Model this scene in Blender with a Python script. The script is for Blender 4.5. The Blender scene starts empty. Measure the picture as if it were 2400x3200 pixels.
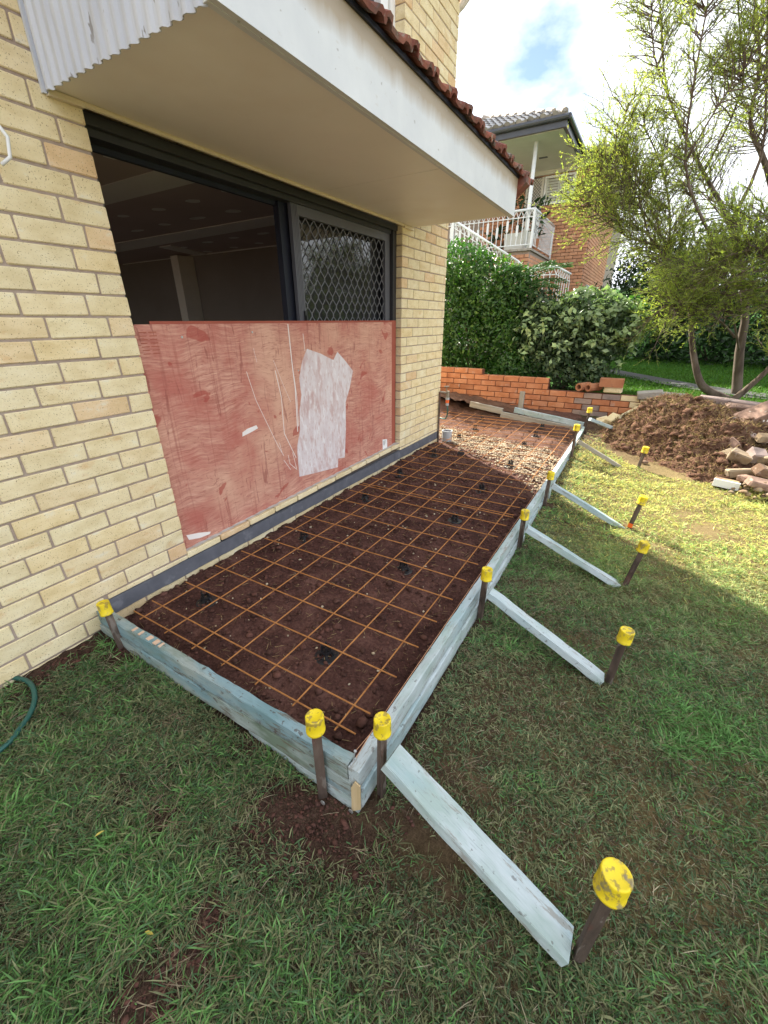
import bpy, math, random
import numpy as np
from mathutils import Vector, Matrix, Euler
random.seed(7); rng = np.random.default_rng(7)
S = bpy.context.scene
COL = S.collection
rad = math.radians
# ------------------------------------------------------------------ camera, sky, sun, exposure
cam_d = bpy.data.cameras.new('camera'); cam = bpy.data.objects.new('camera', cam_d); COL.objects.link(cam)
CAM = Vector((1.8791, -.8952, 1.3319))
yaw, pitch, roll = rad(30.9015), rad(24.8059), rad(-.2978)
fw = Vector((-math.sin(yaw)*math.cos(pitch), math.cos(yaw)*math.cos(pitch), -math.sin(pitch)))
rt = Vector((math.cos(yaw), math.sin(yaw), 0)); up = rt.cross(fw)
r2 = rt*math.cos(roll)+up*math.sin(roll); u2 = -rt*math.sin(roll)+up*math.cos(roll)
cam.matrix_world = Matrix(((r2.x, u2.x, -fw.x, CAM.x), (r2.y, u2.y, -fw.y, CAM.y), (r2.z, u2.z, -fw.z, CAM.z), (0, 0, 0, 1)))
cam_d.sensor_fit = 'VERTICAL'; cam_d.sensor_height = 36.0; cam_d.lens = 36.0*1290.58/3200
cam_d.clip_start = .02; cam_d.clip_end = 600
S.camera = cam
SUN_EL, SUN_AZ = rad(38), math.atan2(-.81, .58)          # azimuth clockwise from +Y
sun_dir = Vector((math.sin(SUN_AZ)*math.cos(SUN_EL), math.cos(SUN_AZ)*math.cos(SUN_EL), math.sin(SUN_EL)))
W = bpy.data.worlds.new('World'); S.world = W; W.use_nodes = True
wt = W.node_tree; wt.nodes.clear()
w_out = wt.nodes.new('ShaderNodeOutputWorld'); w_bg = wt.nodes.new('ShaderNodeBackground')
w_sky = wt.nodes.new('ShaderNodeTexSky'); w_sky.sky_type = 'NISHITA'; w_sky.sun_disc = False
w_sky.sun_elevation = SUN_EL; w_sky.sun_rotation = SUN_AZ; w_sky.dust_density = .4; w_sky.air_density = 1.0
w_tc = wt.nodes.new('ShaderNodeTexCoord'); w_n = wt.nodes.new('ShaderNodeTexNoise')
w_n.inputs['Scale'].default_value = 2.1; w_n.inputs['Detail'].default_value = 7; w_n.inputs['Roughness'].default_value = .55
w_map = wt.nodes.new('ShaderNodeMapping'); w_map.inputs['Location'].default_value = (8.6043, 8.5304, .509); w_map.inputs['Scale'].default_value = (1, 1, 1.8)
w_r = wt.nodes.new('ShaderNodeValToRGB'); w_r.color_ramp.elements[0].position = .325; w_r.color_ramp.elements[1].position = .46
w_mix = wt.nodes.new('ShaderNodeMixRGB'); w_mix.inputs[2].default_value = (9.6, 10., 10.6, 1)
wt.links.new(w_tc.outputs['Generated'], w_map.inputs['Vector']); wt.links.new(w_map.outputs[0], w_n.inputs['Vector'])
wt.links.new(w_n.outputs['Fac'], w_r.inputs[0]); wt.links.new(w_r.outputs[0], w_mix.inputs[0])
wt.links.new(w_sky.outputs[0], w_mix.inputs[1]); wt.links.new(w_mix.outputs[0], w_bg.inputs['Color'])
w_bg.inputs['Strength'].default_value = .055
wt.links.new(w_bg.outputs[0], w_out.inputs['Surface'])
sl = bpy.data.lights.new('sun', 'SUN'); sl.energy = 5.0; sl.angle = rad(.6); sl.color = (1, .93, .8)
sun = bpy.data.objects.new('sun', sl); COL.objects.link(sun)
sun.rotation_euler = (-sun_dir).to_track_quat('-Z', 'Y').to_euler()
S.view_settings.view_transform = 'Standard'; S.view_settings.look = 'None'; S.view_settings.gamma = 1
S.view_settings.exposure = 1.85; S.view_settings.use_curve_mapping = False

# ------------------------------------------------------------------ materials
class NT:
    def __init__(s, name):
        s.m = bpy.data.materials.new(name); s.m.use_nodes = True; s.t = s.m.node_tree; s.t.nodes.clear()
        s.out = s.n('ShaderNodeOutputMaterial')
    def n(s, typ, ins=None, **kw):
        nd = s.t.nodes.new(typ)
        for k, v in kw.items(): setattr(nd, k, v)
        for k, v in (ins or {}).items():
            if isinstance(v, bpy.types.NodeSocket): s.t.links.new(v, nd.inputs[k])
            else: nd.inputs[k].default_value = v
        return nd
    def ramp(s, fac, stops):
        r = s.n('ShaderNodeValToRGB', {0: fac}); cr = r.color_ramp
        while len(cr.elements) < len(stops): cr.elements.new(.5)
        for e, (p, c) in zip(cr.elements, stops):
            e.position = p; e.color = tuple(c)+(1,) if len(c) == 3 else c
        return r.outputs[0]
    def noise(s, vec, scale, detail=3, rough=.55, dist=0):
        return s.n('ShaderNodeTexNoise', {'Vector': vec, 'Scale': scale, 'Detail': detail, 'Roughness': rough, 'Distortion': dist}).outputs['Fac']
    def mix(s, fac, a, b, mode='MIX'):
        return s.n('ShaderNodeMixRGB', {0: fac, 1: a, 2: b}, blend_type=mode).outputs[0]
    def math(s, op, a, b=0.):
        return s.n('ShaderNodeMath', {0: a, 1: b}, operation=op).outputs[0]
def c4(c): return tuple(c)+(1,)
def surf(name, cols, scale=8, detail=4, stretch=(1, 1, 1), rcols=None, spots=(), stains=(), rough=.8, bump=.2, bscale=60, bdist=.004,
         metal=0, spec=.3, transl=0, attr=None, trcol=None, coat=0):
    """procedural surface: cols = ramp over noise; rcols = ramp over the random of the piece; spots/stains = (colour, scale, threshold, width, strength)"""
    t = NT(name)
    tc = t.n('ShaderNodeTexCoord'); oi = t.n('ShaderNodeObjectInfo'); ge = t.n('ShaderNodeNewGeometry')
    rnd = t.math('FRACT', t.math('ADD', oi.outputs['Random'], ge.outputs['Random Per Island']))
    off = t.math('MULTIPLY', oi.outputs['Random'], 37.)
    vec = t.n('ShaderNodeVectorMath', {0: tc.outputs['Object'], 1: off}, operation='ADD').outputs[0]
    mp = t.n('ShaderNodeMapping', {'Vector': vec, 'Scale': stretch}).outputs[0]
    if attr:
        col = t.n('ShaderNodeAttribute', attribute_name=attr).outputs['Color']
    else:
        n = len(cols)
        col = t.ramp(t.noise(mp, scale, detail), [(.3+.4*i/max(1, n-1), c) for i, c in enumerate(cols)])
    if rcols:
        col = t.mix(1., col, t.ramp(rnd, [(i/max(1, len(rcols)-1), c) for i, c in enumerate(rcols)]), 'MULTIPLY')
    for (c, sc, th, wd, st) in stains:
        f = t.ramp(t.noise(mp, sc, 4, .6), [(th, (0, 0, 0)), (min(1, th+wd), (st, st, st))])
        col = t.mix(f, col, c4(c))
    for (c, sc, th, wd, st) in spots:
        f = t.ramp(t.noise(vec, sc, 2, .5), [(th, (0, 0, 0)), (min(1, th+wd), (st, st, st))])
        col = t.mix(f, col, c4(c))
    ins = {'Base Color': col, 'Roughness': rough, 'Metallic': metal, 'Specular IOR Level': spec, 'Coat Weight': coat}
    if bump:
        b = t.n('ShaderNodeBump', {'Height': t.noise(mp, bscale, 5, .65), 'Strength': bump, 'Distance': bdist})
        ins['Normal'] = b.outputs[0]
    p = t.n('ShaderNodeBsdfPrincipled', ins)
    o = p.outputs[0]
    if transl:
        tr = t.n('ShaderNodeBsdfTranslucent', {'Color': t.mix(1., col, c4(trcol or (1, 1, 1)), 'MULTIPLY')})
        o = t.n('ShaderNodeMixShader', {0: transl, 1: o, 2: tr.outputs[0]}).outputs[0]
    t.t.links.new(o, t.out.inputs['Surface'])
    return t.m
M = {}
M['brick'] = surf('cream_brick', [(.67, .565, .345), (.755, .66, .435), (.815, .735, .525)], scale=9, stretch=(1, 1, 2),
    rcols=[(1, .985, .95), (1.02, 1, .97), (1, .96, .9), (1, 1, 1), (.96, .95, .93), (1.03, 1.02, .98), (1.02, .99, .95), (.93, .75, .66), (1, .99, .94), (1, .93, .82), (.99, .98, .95), (.97, .9, .84)],
    spots=[((.16, .085, .04), 210, .64, .05, .75), ((.76, .69, .52), 150, .66, .06, .5)], stains=[((.6, .33, .13), 7, .62, .14, .5), ((.72, .7, .6), 9, .63, .1, .6)],
    rough=.9, bump=.5, bscale=130, bdist=.003, spec=.15)
M['brick_red'] = surf('orange_brick', [(.39, .15, .075), (.49, .205, .105), (.56, .265, .15)], scale=7,
    rcols=[(1, 1, 1), (.9, .85, .85), (1.05, 1, .95), (.75, .72, .72), (1, .95, .9), (1.1, 1.08, 1.0), (.95, .9, .9)],
    spots=[((.22, .07, .03), 190, .66, .05, .6)], stains=[((.52, .42, .36), 8, .6, .12, .45)], rough=.9, bump=.4, bscale=130, spec=.15)
M['brick_grey'] = surf('grey_brick', [(.22, .17, .15), (.33, .26, .23), (.4, .3, .25)], scale=8, rcols=[(1, 1, 1), (.8, .78, .8), (1.1, 1, .9)], bump=.4, bscale=130, rough=.9)
M['brick_nb'] = surf('tan_orange_brick', [(.5, .25, .145), (.58, .31, .19), (.64, .36, .23)], scale=5,
    rcols=[(1, 1, 1), (.82, .78, .78), (1.06, 1, .95), (.9, .88, .85), (1.1, 1.05, 1)], rough=.9, bump=.2, bscale=60, spec=.15)
M['brick_old'] = surf('old_reddish_brick', [(.17, .105, .078), (.25, .16, .12), (.32, .21, .16)], scale=8, stains=[((.12, .07, .05), 6, .5, .12, .7), ((.42, .36, .3), 12, .62, .06, .6)], rough=.92, bump=.6, bscale=60)
M['brick_dirty'] = surf('dirty_old_brick', [(.2, .155, .105), (.32, .26, .175), (.42, .35, .25)], scale=9, rcols=[(1, 1, 1), (.7, .62, .55), (1, .85, .7), (.85, .8, .8)], stains=[((.13, .075, .05), 7, .48, .12, .85), ((.45, .4, .34), 14, .6, .1, .5)], rough=.95, bump=.7, bscale=60)
M['mortar'] = surf('brown_grey_mortar', [(.32, .25, .21), (.41, .335, .28)], scale=40, bump=.5, bscale=200, rough=.95, spec=.1)
M['mortar_pale'] = surf('pale_mortar', [(.3, .24, .2), (.38, .31, .26)], scale=40, bump=.3, bscale=120, rough=.95)
M['mortar_dark'] = surf('dark_red_mortar', [(.12, .045, .025), (.18, .075, .045)], scale=30, bump=.4, bscale=120, rough=.95)
M['membrane'] = surf('grey_bitumen_band', [(.1, .105, .125), (.135, .14, .165)], scale=14, stains=[((.22, .23, .26), 9, .6, .1, .5), ((.3, .25, .2), 30, .68, .08, .3)], rough=.62, bump=.3, bscale=50)
M['mortar_smear'] = surf('pale_mortar_smear', [(.42, .39, .36), (.58, .55, .52)], scale=20, rough=.9, bump=.5, bscale=90)
M['footing'] = surf('mossy_footing', [(.16, .13, .09), (.25, .21, .15)], scale=12, stains=[((.1, .11, .03), 14, .5, .12, .8)], bump=.6, bscale=60, rough=.95)
M['fascia'] = surf('weathered_white_paint', [(.6, .62, .64), (.68, .69, .7)], scale=5, stains=[((.46, .44, .42), 12, .69, .03, .55), ((.62, .6, .56), 3, .55, .2, .5)], rough=.55, bump=.12, bscale=30)
M['trim_cream'] = surf('cream_trim', [(.66, .58, .44), (.72, .64, .5)], scale=6, rough=.5, bump=.05)
M['soffit'] = surf('cream_soffit_sheet', [(.82, .785, .715), (.86, .825, .755)], scale=2, stains=[((.4, .32, .23), 40, .76, .03, .5), ((.6, .48, .34), 1.2, .5, .3, .4)], rough=.45, bump=.03, spec=.35)
M['crack'] = surf('dark_gap', [(.1, .07, .045), (.45, .38, .28)], rough=.9, bump=0)
M['corrugated'] = surf('flaking_white_paint', [(.5, .53, .6), (.6, .63, .69)], scale=6, stretch=(1, 1, .25),
    stains=[((.22, .2, .18), 26, .62, .02, .85), ((.42, .43, .47), 9, .5, .2, .6)], rough=.6, bump=.35, bscale=45)
M['tile'] = surf('terracotta_roof_tile', [(.16, .06, .045), (.25, .09, .065), (.32, .14, .1)], scale=10,
    rcols=[(1, 1, 1), (.7, .7, .72), (1.15, 1.05, 1), (.85, .8, .8), (1.25, 1.3, 1.2)], stains=[((.1, .09, .08), 9, .48, .14, .8), ((.3, .29, .25), 22, .6, .05, .7)], rough=.85, bump=.5, bscale=70)
M['tile_dark'] = surf('dark_roof_tile', [(.1, .1, .105), (.19, .185, .18)], scale=6, rcols=[(1, 1, 1), (.7, .7, .7), (1.4, 1.35, 1.3)], rough=.32, bump=.2, spec=.6)
M['charcoal'] = surf('charcoal_aluminium', [(.028, .028, .033), (.036, .036, .042)], scale=4, rough=.42, bump=0, spec=.45)
M['charcoal_light'] = surf('grey_aluminium', [(.085, .087, .105), (.1, .1, .12)], scale=4, stretch=(1, 60, 1), rough=.4, bump=0, spec=.5)
M['navy'] = surf('dark_navy_seal', [(.01, .012, .022), (.014, .016, .028)], rough=.5, bump=0)
M['grille'] = surf('grille_metal', [(.14, .143, .165), (.18, .182, .2)], rough=.4, bump=0, spec=.5)
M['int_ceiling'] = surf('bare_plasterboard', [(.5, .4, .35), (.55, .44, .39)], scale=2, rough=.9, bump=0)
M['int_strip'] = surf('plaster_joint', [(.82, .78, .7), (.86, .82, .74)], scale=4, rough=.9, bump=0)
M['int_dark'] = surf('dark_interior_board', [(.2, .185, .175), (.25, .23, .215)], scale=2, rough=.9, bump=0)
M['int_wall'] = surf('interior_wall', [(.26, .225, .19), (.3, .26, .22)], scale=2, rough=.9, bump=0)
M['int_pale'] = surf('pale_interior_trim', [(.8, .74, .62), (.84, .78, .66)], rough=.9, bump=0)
def board_mat(name, lo, hi, algae, bare, blue, amt):
    t = NT(name); tc = t.n('ShaderNodeTexCoord'); oi = t.n('ShaderNodeObjectInfo'); off = t.math('MULTIPLY', oi.outputs['Random'], 41.)
    v = t.n('ShaderNodeVectorMath', {0: tc.outputs['Object'], 1: off}, operation='ADD').outputs[0]
    def st(k): return t.n('ShaderNodeMapping', {'Vector': v, 'Scale': k}).outputs[0]
    grain = t.noise(st((.6, 14, 14)), 16, 6, .7); broad = t.noise(st((.6, 1.4, 1.4)), 5, 4, .6); fine = t.noise(v, 120, 4, .7); patch = t.noise(st((.45, 2.2, 2.2)), 11, 6, .7); sp = t.noise(v, 38, 3, .55)
    col = t.mix(grain, c4(lo), c4(hi))
    col = t.mix(t.ramp(broad, [(.46, (0, 0, 0)), (.62, (amt, amt, amt))]), col, c4(algae))
    col = t.mix(t.ramp(t.noise(st((.5, 1.2, 1.2)), 3.4, 4, .6), [(.5, (0, 0, 0)), (.6, (.65*amt,)*3)]), col, c4(blue))
    col = t.mix(t.ramp(t.math('ADD', t.math('MULTIPLY', patch, .7), t.math('MULTIPLY', grain, .3)), [(.555, (0, 0, 0)), (.585, (.85*amt,)*3)]), col, c4(bare))
    col = t.mix(t.ramp(grain, [(.3, (.55, .55, .55)), (.42, (0, 0, 0))]), col, c4([c*.45 for c in lo]))
    col = t.mix(t.ramp(sp, [(.64, (0, 0, 0)), (.68, (.7*amt,)*3)]), col, (.07, .04, .03, 1))
    sz = t.n('ShaderNodeSeparateXYZ', {0: tc.outputs['Object']}).outputs['Z']
    mud = t.math('ADD', t.math('MULTIPLY', sz, -9.), t.math('MULTIPLY', t.noise(v, 14, 5, .7), 1.1))
    col = t.mix(t.ramp(mud, [(.72, (0, 0, 0)), (1., (.6*amt,)*3)]), col, (.1, .06, .045, 1))
    b = t.n('ShaderNodeBump', {'Height': t.mix(.35, grain, fine), 'Strength': .7, 'Distance': .003})
    p = t.n('ShaderNodeBsdfPrincipled', {'Base Color': col, 'Roughness': .8, 'Normal': b.outputs[0], 'Specular IOR Level': .25}); t.t.links.new(p.outputs[0], t.out.inputs[0]); return t.m
M['form'] = board_mat('weathered_formwork_paint', (.19, .235, .225), (.42, .475, .455), (.15, .2, .15), (.13, .105, .075), (.16, .3, .37), .95)
M['form_pale'] = board_mat('pale_formwork_paint', (.33, .395, .41), (.56, .62, .64), (.28, .37, .335), (.22, .19, .15), (.27, .39, .44), .75)
M['timber'] = surf('grey_timber', [(.26, .23, .185), (.38, .345, .29)], scale=6, stretch=(.3, 6, 6), stains=[((.12, .1, .07), 5, .62, .08, .6), ((.42, .47, .46), 4, .55, .15, .5)], rough=.85, bump=.6, bscale=26)
M['timber_raw'] = surf('split_raw_timber', [(.5, .37, .2), (.62, .48, .29)], scale=8, stretch=(5, 5, .6), rough=.85, bump=.5)
M['stake'] = surf('rusty_steel_peg', [(.06, .044, .036), (.12, .085, .068), (.18, .135, .112)], scale=14, stretch=(1, 1, .35), stains=[((.15, .05, .035), 6, .55, .06, .6), ((.26, .23, .2), 18, .56, .05, .55), ((.035, .025, .02), 11, .56, .05, .7)], rough=.65, bump=.5, bscale=70, metal=.25)
M['cap'] = surf('scuffed_yellow_plastic', [(.72, .55, .012), (.82, .64, .02)], scale=6, stretch=(1, 1, .6), stains=[((.55, .4, .03), 30, .48, .12, .5), ((.27, .19, .05), 48, .54, .06, .75), ((.2, .18, .13), 30, .58, .05, .7)],
    rcols=[(1, 1, 1), (.92, .9, .9), (1.03, 1.03, 1)], rough=.5, bump=.08, bscale=60, spec=.4)
M['rebar'] = surf('rusty_bar', [(.33, .135, .042), (.45, .2, .065)], scale=30, stains=[((.2, .07, .025), 12, .6, .12, .6)], rough=.8, bump=.4, bscale=300, bdist=.001)
M['black_plastic'] = surf('black_plastic', [(.012, .012, .014), (.018, .018, .02)], rough=.38, bump=0, spec=.5)
M['soil'] = surf('dark_red_soil', [(.036, .0165, .0115), (.062, .028, .0185), (.088, .041, .027)], scale=6, detail=8, stains=[((.15, .075, .045), 30, .66, .08, .6), ((.028, .013, .01), 3, .52, .2, .7)], rough=.95, bump=1., bscale=90, bdist=.012, spec=.15)
M['soil_red'] = surf('dry_red_soil', [(.085, .045, .03), (.13, .07, .046), (.18, .105, .07)], scale=7, detail=8, stains=[((.1, .04, .025), 12, .58, .1, .6)], rough=.95, bump=1., bscale=70, bdist=.012, spec=.1)
M['clod'] = surf('soil_clod', [(.065, .031, .025), (.11, .054, .042)], scale=40, rcols=[(1, 1, 1), (.7, .65, .6), (1.5, 1.35, 1.3), (1, 1, 1)], rough=.95, bump=.8, bscale=150)
M['gravel'] = surf('pale_gravel', [(.36, .3, .22), (.52, .44, .33)], scale=30, rcols=[(1, 1, 1), (.6, .56, .5), (1.2, 1.2, 1.15), (.85, .74, .62), (1.1, 1.1, 1.1)], rough=.85, bump=.2)
M['straw'] = surf('dry_straw', [(.3, .23, .13), (.4, .31, .18)], rcols=[(1, 1, 1), (.6, .52, .42), (1.3, 1.25, 1.1), (.45, .36, .28)], rough=.85, bump=0, transl=.2)
M['runner'] = surf('grey_brown_runner', [(.2, .16, .11), (.28, .23, .16)], rcols=[(1, 1, 1), (.5, .42, .36), (1.2, 1.15, 1.05), (.35, .28, .24), (.7, .6, .5)], rough=.9, bump=0)
M['mulch'] = surf('rooty_turf', [(.17, .125, .075), (.26, .195, .115)], rcols=[(1, 1, 1), (.35, .28, .24), (1.25, 1.1, .8), (.45, .33, .28), (1.7, 1.6, 1.2), (.8, .95, .5), (.3, .22, .19), (.55, .4, .32)], rough=.9, bump=0, transl=.2)
M['grass'] = surf('grass_blade', None, attr='col', rcols=[(.75, .75, .75), (1, 1, 1), (1.2, 1.2, 1.2), (1, 1, 1)], rough=.55, bump=0, transl=.35, spec=.25)
M['ply'] = None
M['white_paint'] = surf('thin_white_paint', [(.62, .53, .54), (.73, .68, .7)], scale=9, detail=7, stretch=(1, 2.2, .8), stains=[((.5, .3, .28), 6, .5, .14, .65), ((.52, .33, .3), 28, .56, .08, .6), ((.8, .78, .8), 16, .57, .06, .6)], rough=.7, bump=.3, bscale=60)
M['white_line'] = surf('white_paint_line', [(.78, .72, .7), (.84, .8, .78)], rough=.7, bump=0)
M['ply_edge'] = surf('red_ply_edge', [(.3, .075, .05), (.36, .1, .065)], scale=8, rough=.7, bump=.2)
M['white'] = surf('white_gloss_paint', [(.76, .78, .8), (.82, .83, .84)], scale=3, rough=.4, bump=0, spec=.4)
M['white_dull'] = surf('white_render', [(.58, .57, .52), (.64, .63, .58)], scale=3, rough=.6, bump=0)
M['gutter'] = surf('dark_blue_grey_gutter', [(.05, .055, .07), (.065, .07, .085)], rough=.35, bump=0, spec=.5)
M['shutter'] = surf('pale_shutter', [(.6, .63, .56), (.66, .68, .62)], rough=.5, bump=0)
M['pvc'] = surf('grey_pvc', [(.34, .36, .38), (.42, .44, .46)], scale=7, stains=[((.25, .2, .16), 9, .6, .1, .5)], rough=.5, bump=0)
M['brass'] = surf('old_tap_metal', [(.2, .165, .12), (.3, .26, .21)], rough=.5, metal=.6, bump=.2)
M['orange_plastic'] = surf('orange_plastic', [(.75, .12, .02), (.8, .15, .03)], rough=.4, bump=0)
M['orange_paint'] = surf('orange_marking_paint', [(.62, .4, .27), (.62, .47, .36)], scale=30, rough=.6, bump=0)
M['string'] = surf('orange_string', [(.5, .25, .14), (.62, .34, .2)], rough=.8, bump=0)
M['hose'] = surf('green_hose', [(.012, .075, .062), (.02, .1, .085)], rough=.42, bump=0, spec=.5)
M['nail'] = surf('galvanised_nail', [(.4, .4, .4), (.5, .5, .5)], metal=.7, rough=.4, bump=0)
M['terracotta'] = surf('terracotta_pipe', [(.33, .13, .065), (.42, .19, .1)], scale=9, stains=[((.18, .09, .06), 8, .58, .1, .6)], rough=.85, bump=.4)
M['concrete'] = surf('rough_concrete', [(.3, .27, .235), (.4, .365, .32)], scale=9, stains=[((.2, .15, .11), 7, .58, .1, .6)], rough=.92, bump=.6, bscale=60)
M['path'] = surf('concrete_path', [(.05, .052, .05), (.08, .08, .075)], scale=5, rough=.9, bump=.3)
M['bark'] = surf('grey_brown_bark', [(.06, .042, .032), (.12, .09, .07), (.17, .135, .11)], scale=12, stretch=(1, 1, .25), rough=.95, bump=.8, bscale=40, bdist=.01)
M['hedge'] = surf('glossy_hedge_leaf', [(.03, .08, .018), (.052, .12, .027)], rcols=[(1, 1, 1), (.65, .7, .65), (1.5, 1.45, 1.1), (.85, .9, .9), (1.1, 1.1, .9)], rough=.4, bump=0, spec=.45, transl=.25, trcol=(1.6, 2.2, .7))
M['pale_leaf'] = surf('pale_shrub_leaf', [(.2, .29, .13), (.33, .41, .22)], rcols=[(.7, .75, .72), (1, 1, 1), (.5, .56, .53), (1.5, 1.5, 1.4), (1, 1, 1), (1.2, 1.2, 1.1)], rough=.45, bump=0, spec=.4, transl=.25, trcol=(1.4, 1.7, .8))
M['hedge_dull'] = surf('dull_grey_green_leaf', [(.035, .06, .028), (.06, .095, .045)], rcols=[(1, 1, 1), (.65, .7, .65), (1.4, 1.4, 1.2), (.85, .9, .9)], rough=.5, bump=0, spec=.35, transl=.2, trcol=(1.4, 1.7, .8))
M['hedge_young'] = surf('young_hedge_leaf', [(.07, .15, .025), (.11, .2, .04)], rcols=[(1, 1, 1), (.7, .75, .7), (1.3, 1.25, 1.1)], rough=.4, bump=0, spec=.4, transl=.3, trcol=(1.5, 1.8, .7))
M['far_leaf'] = surf('deep_green_leaf', [(.016, .04, .013), (.028, .062, .018)], rcols=[(1, 1, 1), (.6, .6, .6), (1.7, 1.7, 1.3)], rough=.45, bump=0, transl=.15, trcol=(1.4, 1.9, .7))
M['feather'] = surf('olive_fine_leaf', [(.18, .25, .075), (.26, .33, .11)], rcols=[(1, 1, 1), (.7, .75, .7), (1.3, 1.15, .85), (.85, 1, .7), (1.15, .9, .6)], rough=.6, bump=0, transl=.6, trcol=(2.0, 1.9, 1.))
M['feather_green'] = surf('fresh_fine_leaf', [(.2, .26, .075), (.28, .34, .115)], rcols=[(1, 1, 1), (.65, .7, .65), (1.25, 1.2, .85), (.85, 1, .7)], rough=.6, bump=0, transl=.6, trcol=(1.9, 1.9, 1.))
M['fern'] = surf('fern_leaf', [(.05, .13, .035), (.075, .17, .05)], rcols=[(1, 1, 1), (.7, .75, .7), (1.2, 1.2, 1)], rough=.5, bump=0, transl=.35)
# glass
t = NT('dark_window_glass'); p = t.n('ShaderNodeBsdfPrincipled', {'Base Color': (.03, .032, .035, 1), 'Roughness': .03, 'Specular IOR Level': .9, 'Alpha': 1}); t.t.links.new(p.outputs[0], t.out.inputs[0]); M['glass'] = t.m
# plywood: red film stain over horizontal wood grain
t = NT('red_stained_plywood'); tc = t.n('ShaderNodeTexCoord'); v = tc.outputs['Object']
wv = t.n('ShaderNodeVectorMath', {0: v, 1: t.n('ShaderNodeVectorMath', {0: t.n('ShaderNodeTexNoise', {'Vector': v, 'Scale': 2.2, 'Detail': 3}).outputs['Color'], 1: (.0, .05, .16)}, operation='MULTIPLY').outputs[0]}, operation='ADD').outputs[0]
g1 = t.noise(t.n('ShaderNodeMapping', {'Vector': wv, 'Scale': (1, 1.3, 15)}).outputs[0], 5, 8, .68, .4)
g2 = t.noise(t.n('ShaderNodeMapping', {'Vector': wv, 'Scale': (1, 2.6, 20)}).outputs[0], 7, 5, .62, .8)
bl = t.noise(v, 2.0, 5, .62, .4); vs = t.noise(t.n('ShaderNodeMapping', {'Vector': v, 'Scale': (1, 16, .5)}).outputs[0], 3, 4, .6)
col = t.ramp(g1, [(.32, (.38, .15, .115)), (.5, (.54, .26, .2)), (.66, (.66, .38, .29))])
col = t.mix(t.ramp(bl, [(.46, (0, 0, 0)), (.64, (.7, .7, .7))]), col, (.42, .105, .085, 1))
col = t.mix(t.ramp(t.noise(v, 1.3, 5, .6), [(.5, (0, 0, 0)), (.68, (.75, .75, .75))]), col, (.66, .4, .29, 1))
col = t.mix(t.ramp(g2, [(.565, (0, 0, 0)), (.65, (.6, .6, .6))]), col, (.3, .09, .07, 1))
col = t.mix(t.ramp(vs, [(.57, (0, 0, 0)), (.68, (.45, .45, .45))]), col, (.3, .08, .065, 1))
col = t.mix(t.ramp(t.noise(v, 5.5, 3, .5, .6), [(.635, (0, 0, 0)), (.655, (.7, .7, .7))]), col, (.36, .065, .05, 1))
col = t.mix(t.ramp(t.noise(t.n('ShaderNodeMapping', {'Vector': v, 'Scale': (1, 9, 1.4)}).outputs[0], 2.2, 4, .6, 1.2), [(.62, (0, 0, 0)), (.66, (.55, .55, .55))]), col, (.24, .06, .05, 1))
bm = t.n('ShaderNodeBump', {'Height': g1, 'Strength': .25, 'Distance': .004})
p = t.n('ShaderNodeBsdfPrincipled', {'Base Color': col, 'Roughness': .62, 'Normal': bm.outputs[0], 'Specular IOR Level': .3}); t.t.links.new(p.outputs[0], t.out.inputs[0]); M['ply'] = t.m
# lawn ground: brown earth with thatch near, green further
t = NT('lawn_ground'); tc = t.n('ShaderNodeTexCoord'); v = tc.outputs['Object']
n1 = t.noise(v, 1.1, 5, .6); n2 = t.mix(.5, t.noise(v, 45, 8, .75), t.noise(v, 170, 5, .7)); n3 = t.noise(v, 5, 5, .6)
soil = t.ramp(n2, [(.36, (.024, .0135, .0105)), (.5, (.07, .042, .03)), (.62, (.14, .09, .066))])
dry = t.ramp(n2, [(.3, (.15, .11, .05)), (.6, (.28, .215, .1)), (.8, (.38, .3, .15))])
grn = t.ramp(n2, [(.3, (.022, .07, .01)), (.6, (.045, .12, .018)), (.8, (.07, .16, .03))])
sep = t.n('ShaderNodeSeparateXYZ', {0: v})
far = t.ramp(t.math('MULTIPLY', sep.outputs['Y'], .1), [(.575, (0, 0, 0)), (.615, (1, 1, 1))])
mid = t.ramp(t.math('ADD', t.math('MULTIPLY', sep.outputs['X'], .3), t.math('MULTIPLY', n3, .3)), [(.55, (0, 0, 0)), (.85, (.8, .8, .8))])
col = t.mix(mid, soil, dry); col = t.mix(far, col, grn)
bm = t.n('ShaderNodeBump', {'Height': n2, 'Strength': 1., 'Distance': .02})
p = t.n('ShaderNodeBsdfPrincipled', {'Base Color': col, 'Roughness': .95, 'Normal': bm.outputs[0], 'Specular IOR Level': .1}); t.t.links.new(p.outputs[0], t.out.inputs[0]); M['lawn'] = t.m

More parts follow.
